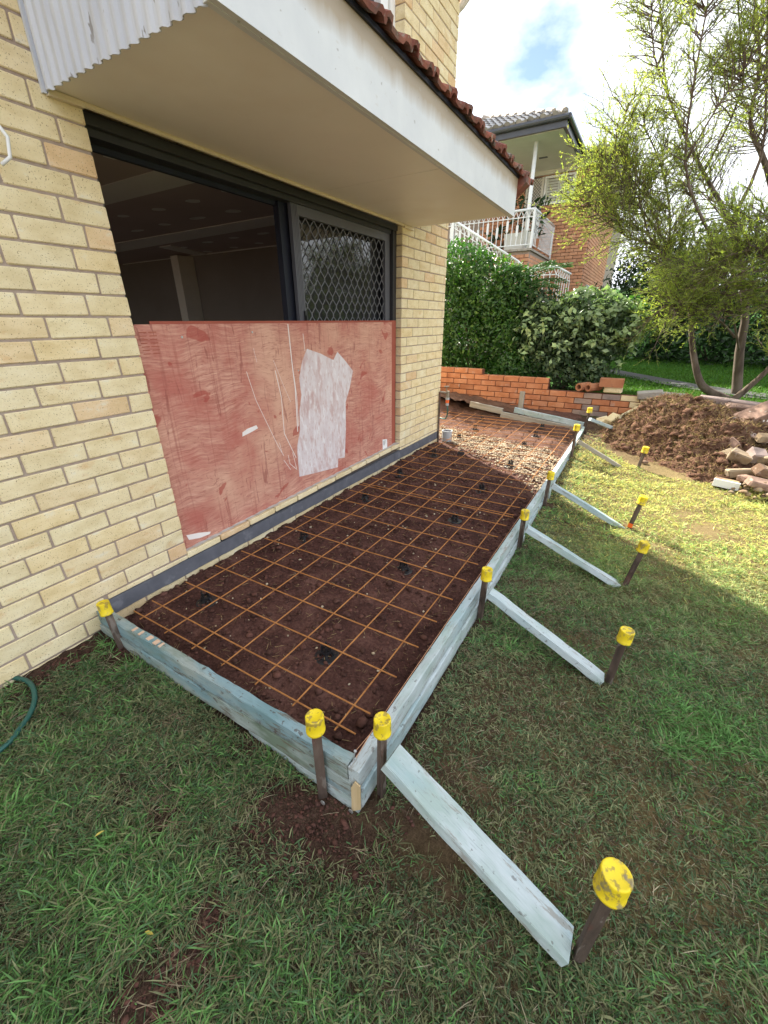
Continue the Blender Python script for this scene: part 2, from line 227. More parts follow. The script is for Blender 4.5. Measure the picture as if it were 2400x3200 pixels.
# ------------------------------------------------------------------ mesh helpers
class MB:
    def __init__(s): s.v = []; s.f = []
    def add(s, vs, fs):
        o = len(s.v); s.v += [tuple(p) for p in vs]; s.f += [tuple(i+o for i in q) for q in fs]; return s
    def box(s, a, b):
        (x0, y0, z0), (x1, y1, z1) = a, b
        return s.add([(x0, y0, z0), (x1, y0, z0), (x1, y1, z0), (x0, y1, z0), (x0, y0, z1), (x1, y0, z1), (x1, y1, z1), (x0, y1, z1)],
                     [(0, 3, 2, 1), (4, 5, 6, 7), (0, 1, 5, 4), (1, 2, 6, 5), (2, 3, 7, 6), (3, 0, 4, 7)])
    def tube(s, pts, r, n=8, caps=True):
        pts = [Vector(p) for p in pts]; k = len(pts)
        rs = r if isinstance(r, (list, tuple)) else [r]*k
        a = None; o = len(s.v)
        for i, p in enumerate(pts):
            d = (pts[min(i+1, k-1)]-pts[max(i-1, 0)]).normalized()
            if a is None: a = d.orthogonal().normalized()
            else:
                a = a-d*a.dot(d); a = a.normalized() if a.length > 1e-6 else d.orthogonal().normalized()
            b = d.cross(a)
            for j in range(n):
                t = 2*math.pi*j/n; s.v.append(tuple(p+(a*math.cos(t)+b*math.sin(t))*rs[i]))
        for i in range(k-1):
            for j in range(n):
                s.f.append((o+i*n+j, o+i*n+(j+1) % n, o+(i+1)*n+(j+1) % n, o+(i+1)*n+j))
        if caps:
            s.f.append(tuple(o+j for j in reversed(range(n)))); s.f.append(tuple(o+(k-1)*n+j for j in range(n)))
        return s
    def lathe(s, prof, n=20, c=(0, 0, 0)):
        o = len(s.v)
        for (r, z) in prof:
            for j in range(n):
                t = 2*math.pi*j/n; s.v.append((c[0]+r*math.cos(t), c[1]+r*math.sin(t), c[2]+z))
        for i in range(len(prof)-1):
            for j in range(n):
                s.f.append((o+i*n+j, o+i*n+(j+1) % n, o+(i+1)*n+(j+1) % n, o+(i+1)*n+j))
        return s
    def prism(s, poly, axis, a, b):
        """poly in the two other axes (in cyclic order x,y,z), extruded from a to b"""
        n = len(poly); vs = []
        for val in (a, b):
            for (p, q) in poly: vs.append({0: (val, p, q), 1: (p, val, q), 2: (p, q, val)}[axis])
        return s.add(vs, [tuple(range(n)), tuple(range(2*n-1, n-1, -1))]+[(i, (i+1) % n, n+(i+1) % n, n+i) for i in range(n)])
    def mesh(s, name):
        me = bpy.data.meshes.new(name); me.from_pydata(s.v, [], s.f); me.update(); return me
def fixn(me):
    import bmesh
    b = bmesh.new(); b.from_mesh(me); bmesh.ops.recalc_face_normals(b, faces=b.faces); b.to_mesh(me); b.free()
def link(name, me, mat, parent=None, loc=None, smooth=False, M4=None, fix=True):
    if isinstance(me, MB):
        me = me.mesh(name)
        if fix: fixn(me)
    if mat is not None and not me.materials: me.materials.append(M[mat] if isinstance(mat, str) else mat)
    if smooth: me.polygons.foreach_set('use_smooth', [True]*len(me.polygons))
    o = bpy.data.objects.new(name, me); COL.objects.link(o)
    if M4 is not None: o.matrix_world = M4
    elif loc is not None: o.location = loc
    if parent is not None:
        o.parent = parent; o.matrix_parent_inverse = WI(parent)
    return o
def WI(p):
    m = p.matrix_basis.copy(); q = p.parent
    if q is not None: m = q.matrix_basis @ m if False else m
    return m.inverted() if q is None else (CH(p)).inverted()
def CH(p):
    return p.matrix_basis.copy() if p.parent is None else CH(p.parent) @ p.matrix_parent_inverse @ p.matrix_basis
def thing(name, label, cat, loc=(0, 0, 0), group=None):
    o = bpy.data.objects.new(name, None); COL.objects.link(o); o.location = loc; o.empty_display_size = .1
    return tag(o, label, cat, group)
def tag(o, label, cat, group=None, kind=None):
    if label: o['label'] = label
    if cat: o['category'] = cat
    if group: o['group'] = group
    if kind: o['kind'] = kind
    return o
def cbox(L, Wd, H, c=.004, jit=.0, rr=random):
    """box with chamfered, slightly uneven edges (x length, y width, z height)"""
    vs = []; idx = {}
    for sx in (-1, 1):
        for sy in (-1, 1):
            for sz in (-1, 1):
                j = [1+rr.uniform(-1, 1)*jit for _ in range(3)]
                cc = c*rr.uniform(.6, 1.5)
                X, Y, Z = sx*L/2*j[0] if False else sx*(L/2+rr.uniform(-jit, jit)), sy*(Wd/2+rr.uniform(-jit, jit)), sz*(H/2+rr.uniform(-jit, jit))
                idx[sx, sy, sz] = len(vs)
                vs += [(X, Y-sy*cc, Z-sz*cc), (X-sx*cc, Y, Z-sz*cc), (X-sx*cc, Y-sy*cc, Z)]
    g = lambda a, k: idx[a]+k
    fs = []
    for s in (-1, 1):
        fs.append([g((s, -1, -1), 0), g((s, 1, -1), 0), g((s, 1, 1), 0), g((s, -1, 1), 0)])
        fs.append([g((-1, s, -1), 1), g((1, s, -1), 1), g((1, s, 1), 1), g((-1, s, 1), 1)])
        fs.append([g((-1, -1, s), 2), g((1, -1, s), 2), g((1, 1, s), 2), g((-1, 1, s), 2)])
        for q in (-1, 1):
            fs.append([g((s, q, -1), 0), g((s, q, 1), 0), g((s, q, 1), 1), g((s, q, -1), 1)])
            fs.append([g((s, -1, q), 0), g((s, 1, q), 0), g((s, 1, q), 2), g((s, -1, q), 2)])
            fs.append([g((-1, s, q), 1), g((1, s, q), 1), g((1, s, q), 2), g((-1, s, q), 2)])
    for a in idx: fs.append([idx[a], idx[a]+1, idx[a]+2])
    return vs, fs
_bc = {}
def brick_mesh(kind, L, Wd, H, mat, c=.003, jit=.0016):
    key = (kind, round(L, 3), round(Wd, 3), round(H, 3), random.randrange(3))
    if key not in _bc:
        m = MB(); m.add(*cbox(L, Wd, H, c, jit)); me = m.mesh(kind); fixn(me); me.materials.append(M[mat]); _bc[key] = me
    return _bc[key]
def place(name, me, parent, loc, rotz=0.):
    o = bpy.data.objects.new(name, me); COL.objects.link(o); o.location = loc; o.rotation_euler = (0, 0, rotz)
    if parent is not None: o.parent = parent; o.matrix_parent_inverse = CH(parent).inverted()
    return o
def npmesh(name, V, F, mat, parent=None, col=None, smooth=False):
    """V (n,3), F (m,k) arrays"""
    me = bpy.data.meshes.new(name); V = np.ascontiguousarray(V, np.float32); F = np.ascontiguousarray(F, np.int32)
    k = F.shape[1]; me.vertices.add(len(V)); me.vertices.foreach_set('co', V.ravel())
    me.loops.add(F.size); me.loops.foreach_set('vertex_index', F.ravel())
    me.polygons.add(len(F)); me.polygons.foreach_set('loop_start', np.arange(0, F.size, k, dtype=np.int32))
    me.polygons.foreach_set('loop_total', np.full(len(F), k, np.int32))
    me.update(calc_edges=True)
    if col is not None:
        a = me.color_attributes.new('col', 'FLOAT_COLOR', 'POINT'); a.data.foreach_set('color', np.ascontiguousarray(col, np.float32).ravel())
    return link(name, me, mat, parent, smooth=smooth)
_ph = [(rng.normal(size=2), rng.uniform(0, 6.28)) for _ in range(40)]
def sn(x, y, f=1., k=0, n=7):
    """smooth sum-of-sines noise in about -1..1"""
    s = 0
    for i in range(n):
        d, p = _ph[(k*7+i) % 40]; s = s+np.sin((x*d[0]+y*d[1])*f*(1+.35*i)*2+p*(1+k))
    return s/n*1.6
# ------------------------------------------------------------------ ground
def zg(x, y):
    x = np.asarray(x, float); y = np.asarray(y, float)
    b = np.interp(y, [-3, -.2, .88, 1.67, 2.5, 3.85, 4.8, 5.6], [-.19, -.15, -.115, -.085, -.065, -.015, .02, .05])
    s = np.clip((x-1.42)/.62, 0, 1); b = b-.075*s*s*(3-2*s)*np.clip((5.2-y)/4, .2, 1)
    b = b+np.where(x < 1.4, (1.4-x)*.055*np.clip((1-y), 0, 1), 0)
    hi = .31+np.clip(y-11, 0, 30)*.11
    w = np.clip((y-5.93)/.08, 0, 1); ws = np.clip((y-4.9)/1.0, 0, 1); ws = ws*ws*(3-2*ws)
    q = np.clip((x-1.65)/.35, 0, 1)
    return b*(1-(w*(1-q)+ws*q))+hi*(w*(1-q)+ws*q)
def gridax(segs):
    out = []
    for a, b, st in segs: out += list(np.arange(a, b-1e-9, st))
    return np.array(out+[segs[-1][1]])
gx = gridax([(-150, -20, 13), (-20, -4, 2), (-4, -.2, .3), (-.2, 3.6, .035), (3.6, 8, .3), (8, 20, 2), (20, 150, 13)])
gy = gridax([(-150, -20, 13), (-20, -3, 1.5), (-3, -1.3, .2), (-1.3, 5.1, .035), (5.1, 6.4, .05), (6.4, 14, .4), (14, 30, 2), (30, 150, 12)])
GX, GY = np.meshgrid(gx, gy)
GZ = zg(GX, GY)
near = (np.abs(GX-1.7) < 2.0) & (GY > -1.35) & (GY < 6)
GZ = GZ+np.where(near, .010*sn(GX, GY, 5, 0)+.006*sn(GX, GY, 17, 1), 0)
inslab = ((GX < 1.36) & (GX > -.3) & (GY > -.19) & (GY < 5.25)) | ((GX < -.1) & (GY > -.1) & (GY < 5.3) & (GX > -12))
GZ = np.where(inslab, np.minimum(GZ, -.24), GZ)
underh = (GX < -.2) & (GY < 3.8) & (GX > -12); GZ = np.where(underh, np.minimum(GZ, -.3), GZ)
# bare dug hollow in front of the formwork corner
hol = np.exp(-(((GX-1.3)/.28)**2+((GY+.33)/.16)**2)); GZ = GZ-.02*hol
ny, nx = GX.shape
I = np.arange(ny*nx).reshape(ny, nx)
F = np.stack([I[:-1, :-1], I[:-1, 1:], I[1:, 1:], I[1:, :-1]], -1).reshape(-1, 4)
gr = npmesh('ground', np.stack([GX, GY, GZ], -1).reshape(-1, 3), F, 'lawn', smooth=True); tag(gr, None, None, kind='structure')
def gz(x, y): return float(zg(x, y)+.010*sn(x, y, 5, 0)+.006*sn(x, y, 17, 1))
# concrete path across the back lawn
pm = MB(); pp = [(1.2, 9.9), (1.9, 8.9), (2.6, 7.9), (3.4, 7.2), (4.6, 6.6), (7., 5.9)]
L, R = [], []
for i, (x, y) in enumerate(pp):
    L.append((x-.18, y-.3, float(zg(x, y))+.02)); R.append((x+.12, y+.22, float(zg(x, y))+.02))
pm.add(L+R, [(i, i+1, len(pp)+i+1, len(pp)+i) for i in range(len(pp)-1)])
tag(link('garden_path', pm, 'path'), None, None, kind='structure')

# soil inside the formwork
def soil_z(x, y):
    z = -.062+.012*sn(x, y, 6, 2)+.006*sn(x, y, 19, 3)+.0035*sn(x, y, 50, 4)
    z = z-.06*np.clip((x-1.1)/.2, 0, 1)-.03*np.clip((.06-y)/.2, 0, 1)
    z = z+(.034+.012*sn(x, y, 9, 5))*np.exp(-((x+.13)/.06)**2)*(y < 3.75)
    return z+np.clip(y-5.0, 0, .5)*.3+np.clip(-.45-x, 0, .8)*np.clip(y-4.4, 0, 1)*.25
def soil_patch(name, x0, x1, y0, y1, st, mat):
    a = np.arange(x0, x1+st/2, st); b = np.arange(y0, y1+st/2, st); X, Y = np.meshgrid(a, b)
    Z = soil_z(X, Y); n2, n1 = X.shape; I = np.arange(n1*n2).reshape(n2, n1)
    F = np.stack([I[:-1, :-1], I[:-1, 1:], I[1:, 1:], I[1:, :-1]], -1).reshape(-1, 4)
    o = npmesh(name, np.stack([X, Y, Z], -1).reshape(-1, 3), F, mat, smooth=True); return tag(o, None, None, kind='structure')
def dirt_mat():
    t = NT('footing_soil'); tc = t.n('ShaderNodeTexCoord'); v = tc.outputs['Object']
    n = t.noise(v, 70, 8, .7); m = t.noise(v, 7, 6, .6); q = t.noise(v, 24, 3, .6)
    dark = t.ramp(t.mix(.5, n, m), [(.36, (.03, .0145, .013)), (.5, (.08, .037, .03)), (.63, (.15, .075, .06))])
    red = t.ramp(t.mix(.5, n, m), [(.34, (.065, .032, .023)), (.5, (.115, .06, .044)), (.66, (.19, .108, .08))])
    sep = t.n('ShaderNodeSeparateXYZ', {0: v})
    f = t.math('ADD', t.math('ADD', sep.outputs['Y'], t.math('MULTIPLY', sep.outputs['X'], .55)), t.math('MULTIPLY', m, .6))
    fac = t.ramp(t.math('MULTIPLY', f, .1), [(.36, (0, 0, 0)), (.43, (1, 1, 1))])  # soil colour carries the house shade: dark near side, lighter red sunlit side
    col = t.mix(fac, dark, red)
    col = t.mix(t.ramp(q, [(.68, (0, 0, 0)), (.73, (.5, .5, .5))]), col, (.14, .07, .05, 1))
    b = t.n('ShaderNodeBump', {'Height': t.mix(.45, n, q), 'Strength': 1., 'Distance': .022})
    p = t.n('ShaderNodeBsdfPrincipled', {'Base Color': col, 'Roughness': .95, 'Normal': b.outputs[0], 'Specular IOR Level': .12}); t.t.links.new(p.outputs[0], t.out.inputs[0])
    return t.m
M['dirt'] = dirt_mat()
soil_patch('soil_bed', -.185, 1.372, -.2, 3.9, .02, 'dirt')
soil_patch('soil_bed', -1.6, 1.372, 3.9, 5.86, .025, 'dirt')
# lumpy bits: clods, pale stones, straw
def ico_pts():
    p = (1+5**.5)/2
    v = np.array([(-1, p, 0), (1, p, 0), (-1, -p, 0), (1, -p, 0), (0, -1, p), (0, 1, p), (0, -1, -p), (0, 1, -p), (p, 0, -1), (p, 0, 1), (-p, 0, -1), (-p, 0, 1)], float)
    v /= np.linalg.norm(v[0])
    f = np.array([(0, 11, 5), (0, 5, 1), (0, 1, 7), (0, 7, 10), (0, 10, 11), (1, 5, 9), (5, 11, 4), (11, 10, 2), (10, 7, 6), (7, 1, 8), (3, 9, 4), (3, 4, 2), (3, 2, 6), (3, 6, 8), (3, 8, 9), (4, 9, 5), (2, 4, 11), (6, 2, 10), (8, 6, 7), (9, 8, 1)])
    return v, f
IV, IF = ico_pts()
def lumps(name, P, R, mat, kind='stuff', flat=.75, lab=None):
    n = len(P); J = 1+rng.uniform(-.32, .32, (n, 12, 1)); sc = np.stack([rng.uniform(.7, 1.3, n), rng.uniform(.7, 1.3, n), rng.uniform(.5, 1, n)*flat+.1], -1)[:, None, :]
    V = IV[None]*J*sc*np.asarray(R)[:, None, None]; a = rng.uniform(0, 6.28, n); c, s = np.cos(a)[:, None], np.sin(a)[:, None]
    V = np.stack([V[..., 0]*c-V[..., 1]*s, V[..., 0]*s+V[..., 1]*c, V[..., 2]], -1)+np.asarray(P)[:, None, :]
    F = (IF[None]+(np.arange(n)*12)[:, None, None]).reshape(-1, 3)
    o = npmesh(name, V.reshape(-1, 3), F, mat); return tag(o, lab, None, kind=kind)
n = 6500; x = rng.uniform(-.16, 1.33, n); y = rng.uniform(-.17, 3.7, n)
r = np.exp(rng.normal(-5.2, .55, n)).clip(.002, .022)
lumps('soil_clods', np.stack([x, y, soil_z(x, y)+r*.3], -1), r, 'clod')
n = 260; x = rng.uniform(-.16, 1.2, n); y = rng.uniform(-.1, 5., n); r = rng.uniform(.003, .009, n)
lumps('pale_pebbles', np.stack([x, y, soil_z(x, y)+r*.5], -1), r, 'gravel')
# gravel strip over the drain line beside the house corner
n = 12000; x = rng.uniform(-.5, 1.3, n); y = rng.uniform(2.7, 4.75, n)
lo = np.interp(x, [-.5, -.05, .35, .8, 1.05, 1.3], [4.2, 4.0, 3.72, 3.42, 3.2, 2.9]); hi = np.interp(x, [-.5, 0, .6, 1.15, 1.3], [4.62, 4.42, 4.22, 4.1, 3.95])
d = np.minimum(y-lo, hi-y)+.07*sn(x, y, 9, 2)
k = d > rng.uniform(-.16, .09, n); x, y = x[k], y[k]; r = rng.uniform(.005, .0125, len(x))
lumps('gravel', np.stack([x, y, soil_z(x, y)+r*.45], -1), r, 'gravel')
def blades(P, D, Ln, Wd, bend, col=None):
    """bent 2-segment blades: P roots, D unit directions, returns V, F(tri) and per-vertex colours"""
    n = len(P); side = np.cross(D, rng.normal(size=(n, 3))); side /= np.linalg.norm(side, axis=1)[:, None]+1e-9
    Ln = Ln[:, None]; Wd = Wd[:, None]; dn = np.array([0, 0, -1.])*bend[:, None]
    m = P+D*Ln*.55+dn*Ln*.08; tip = P+D*Ln+dn*Ln*.45
    V = np.stack([P-side*Wd*.4, P+side*Wd*.4, m-side*Wd*.5, m+side*Wd*.5, tip], 1)
    o = (np.arange(n)*5)[:, None]
    F = np.concatenate([o+np.array([[0, 1, 3]]), o+np.array([[0, 3, 2]]), o+np.array([[2, 3, 4]])], 0)
    C = None if col is None else np.repeat(np.concatenate([col, np.ones((n, 1))], 1), 5, 0)
    return V.reshape(-1, 3), F, C
def rdir(n, lean_lo, lean_hi):
    a = rng.uniform(0, 2*np.pi, n); l = rng.uniform(lean_lo, lean_hi, n)
    return np.stack([np.cos(a)*np.sin(l), np.sin(a)*np.sin(l), np.cos(l)], -1)
n = 3200; x = rng.uniform(-.16, 1.33, n); y = rng.uniform(-.17, 5.1, n)
V, F, _ = blades(np.stack([x, y, soil_z(x, y)+.006], -1), rdir(n, 1.2, 1.57), rng.uniform(.012, .05, n), rng.uniform(.0012, .0026, n), rng.uniform(-.1, .1, n))
tag(npmesh('straw_litter', V, F, 'straw'), None, None, kind='stuff')

# ------------------------------------------------------------------ lawn grass
def lawn(name, n, x0, x1, y0, y1, lscale, wscale, keep):
    x = rng.uniform(x0, x1, n); y = rng.uniform(y0, y1, n)
    k = keep(x, y); x, y = x[k], y[k]; n = len(x)
    lush = np.clip(.36+.42*sn(x, y, 1.6, 1)+.3*sn(x, y, 5.5, 2)+.42*np.exp(-(((x-.8)/.5)**2+((y+.95)/.28)**2))+.3*np.exp(-(((x-.25)/.25)**2+((y+.45)/.12)**2))
                   +.25*np.exp(-(((x-2.3)/.25)**2+((y-.72)/.25)**2))+.3*np.exp(-(((x-2.55)/.3)**2+((y-1.0)/.9)**2))-.4*np.exp(-(((x-1.75)/.6)**2+((y-.2)/.8)**2)), 0, 1)
    dry_sun = np.clip((y-1.6)/1.6, 0, 1)*.5
    u = rng.uniform(0, 1, n)
    g = np.array([.105, .19, .085]); g2 = np.array([.16, .33, .1]); ol = np.array([.225, .235, .12]); st = np.array([.44, .38, .26]); br = np.array([.1, .07, .048])
    col = np.where((u < .25+.45*lush)[:, None], np.where((rng.uniform(0, 1, n) < lush)[:, None], g2, g), np.where((u < .7+.2*lush)[:, None], ol, np.where((u < .93)[:, None], br, st)))
    dr = rng.uniform(0, 1, n) < dry_sun
    col = np.where(dr[:, None], np.array([.5, .43, .15])*rng.uniform(.6, 1.3, (n, 1)), col)  # dry straw, its colour raised so the sunlit far lawn looks brighter
    sun_tint = np.clip((y-1.2)/1.5, 0, 1)[:, None]*np.clip((x-1.4)/.5, 0, 1)[:, None]; col = col*(1-sun_tint*.4)*(1+.35*sun_tint)+np.array([.48, .54, .11])*sun_tint*.4  # blades tinted brighter yellow-green where the sun falls on the lawn
    ln = lscale*rng.uniform(.45, 1.25, n)*(.62+.85*lush); wd = wscale*rng.uniform(.65, 1.3, n)
    dead = (u >= .7+.2*lush); ln = np.where(dead, ln*1.5, ln); wd = np.where(dead, wd*.55, wd)
    tuft = np.clip(sn(x, y, 7.5, 5)+.4*sn(x, y, 16, 2), -1, 1); ln = ln*(1+.4*tuft*(~dead)); col = col*(1+.22*tuft)[:, None]*rng.uniform(.75, 1.25, (n, 1))
    D = rdir(n, .5, 1.5); D[dead] = rdir(int(dead.sum()), 1.2, 1.62)
    z = zg(x, y)+.010*sn(x, y, 5, 0)+.006*sn(x, y, 17, 1)-.02*np.exp(-(((x-1.3)/.28)**2+((y+.33)/.16)**2))
    V, F, C = blades(np.stack([x, y, z-.002+.008*rng.uniform(0, 1, n)], -1), D, ln, wd, rng.uniform(.2, 1., n), col)
    tag(npmesh(name, V, F, 'grass', col=C), None, None, kind='stuff')
BARE = [(1.17, -.36, .13), (1.4, -.27, .15), (1.25, -.3, .13), (1.2, -.66, .06), (1.2, -.85, .09), (1.22, -.76, .06), (.06, -.25, .1), (-.1, -.36, .1), (-.14, -.48, .08), (.85, -.57, .05),
        (1.57, -.18, .07), (1.66, -.18, .09), (1.42, .85, .06), (2.53, 2.69, .17), (2.4, 2.9, .08), (.9, -.25, .06), (1.45, 1.7, .05), (1.45, 2.5, .06)]
def keep(x, y):
    dens = np.clip(.86+.3*sn(x, y, 3.1, 3)+.3*sn(x, y, 9, 4), .25, 1)
    for bx, by, br in BARE: dens = dens*np.clip((np.hypot(x-bx, y-by)+.05*sn(x, y, 14, 1))/br-.45, .03, 1)
    dens = dens*np.where((x < -.02), .4, 1)*np.where((y > 4.1) & (x < 2.0), np.clip((4.9-y)/.8, .1, 1), 1)
    ins = (x < 1.40) & (y > -.235)
    onm = ((x-2.5)/.85)**2+((y-4.75)/1.05)**2 < 1
    return (rng.uniform(0, 1, len(x)) < dens) & ~ins & ~onm & (x > -.15)
lawn('grass', 190000, -.15, 2.2, -1.35, -.2, .052, .0033, keep)
lawn('grass', 170000, 1.38, 3.1, -.25, 2.2, .045, .0034, keep)
lawn('grass', 70000, 1.38, 3.5, 2.2, 5.0, .048, .0042, keep)
lawn('grass', 26000, 3.05, 6.0, -1.6, 5.6, .055, .0075, lambda x, y: (x > 3.1+.1*sn(x, y, 3, 1)) & (rng.uniform(0, 1, len(x)) < .9))
lawn('grass', 9000, 1.9, 3.3, -1.9, -.25, .055, .006, lambda x, y: y < -.1)
# torn-up runners lying on the lawn
P_, D_ = [], []
for (cx, cy, cr, k_) in ((.85, -.57, .07, 70), (1.24, -.70, .10, 60), (1.22, -.82, .08, 60), (1.5, -.32, .07, 30), (.62, -.36, .06, 35), (1.62, .05, .09, 40), (1.85, -.12, .07, 30), (1.5, .55, .06, 30), (2.25, .25, .08, 35), (1.05, -.45, .08, 40), (1.75, 1.3, .1, 40)):
    a = rng.uniform(0, 6.28, k_); r = cr*np.sqrt(rng.uniform(0, 1, k_)); P_.append(np.stack([cx+r*np.cos(a), cy+r*np.sin(a)], -1)); D_.append(rdir(k_, 1.25, 1.6))
P_ = np.concatenate(P_); D_ = np.concatenate(D_); n = len(P_)
V, F, C = blades(np.stack([P_[:, 0], P_[:, 1], zg(P_[:, 0], P_[:, 1])+.022+.014*rng.uniform(0, 1, n)], -1), D_, rng.uniform(.03, .085, n), rng.uniform(.001, .002, n), rng.uniform(-.3, .5, n))
k_ = ~((P_[:, 0] < 1.40) & (P_[:, 1] > -.235))
tag(npmesh('dry_runners', V, F, 'runner'), None, None, kind='stuff')
n = 34000; x = rng.uniform(1., 5.2, n); y = 6.1+rng.uniform(0, 1, n)**1.5*6.2
k = ~((np.abs((y-(9.9-(x-1.2)*1.35-.0)) ) < .32) & (x < 3.2)); x, y = x[k], y[k]; n = len(x)
col = np.array([.05, .15, .014])*rng.uniform(.6, 1.35, (n, 1))+np.array([.03, .015, 0])*rng.uniform(0, 1, (n, 1))
V, F, C = blades(np.stack([x, y, zg(x, y)], -1), rdir(n, .1, .9), rng.uniform(.03, .07, n), rng.uniform(.006, .012, n), rng.uniform(.2, .8, n), col)
tag(npmesh('lawn_grass', V, F, 'grass', col=C), None, None, kind='stuff')

# ------------------------------------------------------------------ the cream brick house
WX = -.1674; CH_ = .0832; JT = .0082
house = thing('brick_house', 'cream brick house with a boarded-up sliding door under a tiled awning', 'house', (WX, 1.8, -.15))
wall = MB()
Z0 = 2.0204-26*CH_
wall.box((-.42, -3.2, -.35), (WX-.0055, .296, 4.5))
wall.box((-.42, 2.868, -.35), (WX-.0055, 3.853, 4.5))
wall.box((-.42, .296, -.35), (WX-.0055, 2.868, .070)); wall.box((-.42, .296, 2.11), (WX-.0055, 2.868, 3.0))
wall.box((-.42, -3.2, 3.0), (WX-.25, 2.868, 4.5)); wall.box((-.3, .9, 3.0), (WX-.12, 1.55, 4.0))
wallo = link('wall', wall, 'mortar', house)
# other sides of the house (out of sight from the photo position, they cast its shadow)
bm_ = MB(); bm_.box((-9.5, 3.6, -.35), (-.43, 3.853, 4.5)); bm_.box((-9.5, -3.2, -.35), (-9.3, 3.6, 4.5)); bm_.box((-9.3, -3.2, -.35), (-5.6, -3.0, 4.5)).box((-1.2, -3.2, -.35), (-.43, -3.0, 4.5)).box((-5.6, -3.2, -.35), (-1.2, -3.0, .5)).box((-5.6, -3.2, 2.1), (-1.2, -3.0, 4.5))  # unseen opening in the end wall, added to let sky light in
link('rear_wall', bm_, 'brick', house)
rest = MB()
def course_row(z, y0, y1, joints):
    """joints = y positions of perpends; returns list of (y centre, length)"""
    e = sorted([y0]+[j for j in joints if y0+.03 < j < y1-.03]+[y1]); out = []
    for a, b in zip(e[:-1], e[1:]):
        a2 = a if a == y0 else a+JT/2; b2 = b if b == y1 else b-JT/2; out.append(((a2+b2)/2, b2-a2))
    return out
nb = 0
def lay(z, row, individual, parent, wx=WX, mat='brick'):
    global nb
    for (yc, ln) in row:
        dx = random.uniform(-.0015, .0015); dy = random.uniform(-.001, .001)
        if individual(yc, z):
            me = brick_mesh('brick', .11, ln, CH_-JT, mat); place('brick', me, parent, (wx-.055+dx, yc+dy, z+random.uniform(-.001, .001))); nb += 1
        else:
            vs, fs = cbox(.11, ln, CH_-JT, .004, .001); rest.add([(p[0]+wx-.055+dx, p[1]+yc, p[2]+z) for p in vs], fs)
for k in range(-25, 27):
    z = 2.0204-(k-.5)*CH_                           # centre of the course above joint k
    if z < -.13: continue
    odd = k % 2
    if z > 1.2: j0 = .194 if odd else .126
    else: j0 = .194 if odd else .085
    js = [j0-.2385*i for i in range(20)]
    top = .301 if z < 2.09 else 3.0
    if z < 2.1:
        row = course_row(z, -3.1, .301, js)
        if .02 < z < .08:
            for (yc, ln) in [q for q in row if q[0] > -.3]:
                a_ = max(yc-ln/2, -.165); b_ = yc+ln/2
                if b_-a_ > .02: place('brick', brick_mesh('brick', .11, b_-a_, .0225, 'brick'), wallo, (WX-.055, (a_+b_)/2, .0905))
        if z < .08: row = [(min(q[0]+q[1]/2, -.17)/2+(q[0]-q[1]/2)/2, min(q[0]+q[1]/2, -.17)-(q[0]-q[1]/2)) for q in row if q[0]-q[1]/2 < -.2]
        lay(z, row, lambda yc, zz: yc > -.72, wallo)
    else:
        row = course_row(z, -3.1, .19, js); lay(z, row, lambda yc, zz: yc > -.25 and zz < 2.85, wallo)
    # pier beyond the door and the upper storey above it
    if z > .085:
        js2 = [2.8625+(.115 if odd else .2355)+.2355*i for i in range(6)]
        row = course_row(z, 2.8625, 3.86, js2)
        lay(z, row, lambda yc, zz: zz < 2.12 or zz > 3.2, wallo)
    elif z > .02:
        for (yc, ln) in course_row(z, 2.8625, 3.86, [2.8625+.2355*(i+1) for i in range(6)]): place('brick', brick_mesh('brick', .11, ln, .0225, 'brick'), wallo, (WX-.055, yc, .0905))
for k in range(-12, 0):                          # hidden strip of wall between the awning roof and the upper window
    z = 2.0204-(k-.5)*CH_
    if 2.12 < z < 2.98: lay(z, course_row(z, .30, 2.855, [.42+.2385*i+(.119 if k % 2 else 0) for i in range(12)]), lambda yc, zz: False, wallo)
# footing courses under the band
for z in (-.052, -.135):
    lay(z, course_row(z, -.17, 3.86, [.02+.2385*i+(.1 if z < -.1 else 0) for i in range(18)]), lambda yc, zz: zz > -.1 and yc < 3.8, wallo)
link('brick_rest', rest, 'brick', wallo)['kind'] = 'stuff'
# grey membrane band, sill course and mortar on the sill
bd = MB(); ys = [-.16+.1*i for i in range(41)]
for a, b in zip(ys[:-1], ys[1:]):
    bd.box((WX-.03, a, -.008+random.uniform(-.003, .003)), (WX+.004+random.uniform(0, .0015), b, .077+random.uniform(-.0015, .0015)))
link('damp_proof_band', bd, 'membrane', house)
y = .302
while y < 2.86:
    ln = min(.2285, 2.862-y); z = .099+.016*(y-.3)
    place('sill_brick', brick_mesh('brick', .115, ln, .036, 'brick'), house, (WX-.0575+.002, y+ln/2, z)); y += .2385
sm = MB()
for i in range(26):
    y = .31+.1*i; w = random.uniform(.03, .06) if i > 6 else .07
    z = .117+.016*(y-.3)
    sm.add([(WX-.09, y-.055, z+.002), (WX-.09, y+.055, z+.002), (WX-.002-random.uniform(0, .02), y+.05, z+.0035), (WX-.002-random.uniform(0, .02), y-.05, z+.0035), (WX-.05, y, z+.009)],
           [(0, 1, 4), (1, 2, 4), (2, 3, 4), (3, 0, 4)])
link('sill_mortar', sm, 'mortar_smear', house)
ft = MB()
for i in range(30):
    y = -.2-.1*i; ft.box((WX-.05, y-.1, -.3), (WX+.02+random.uniform(0, .02), y, -.088+random.uniform(-.008, .012)-.004*i))
link('footing', ft, 'footing', house)
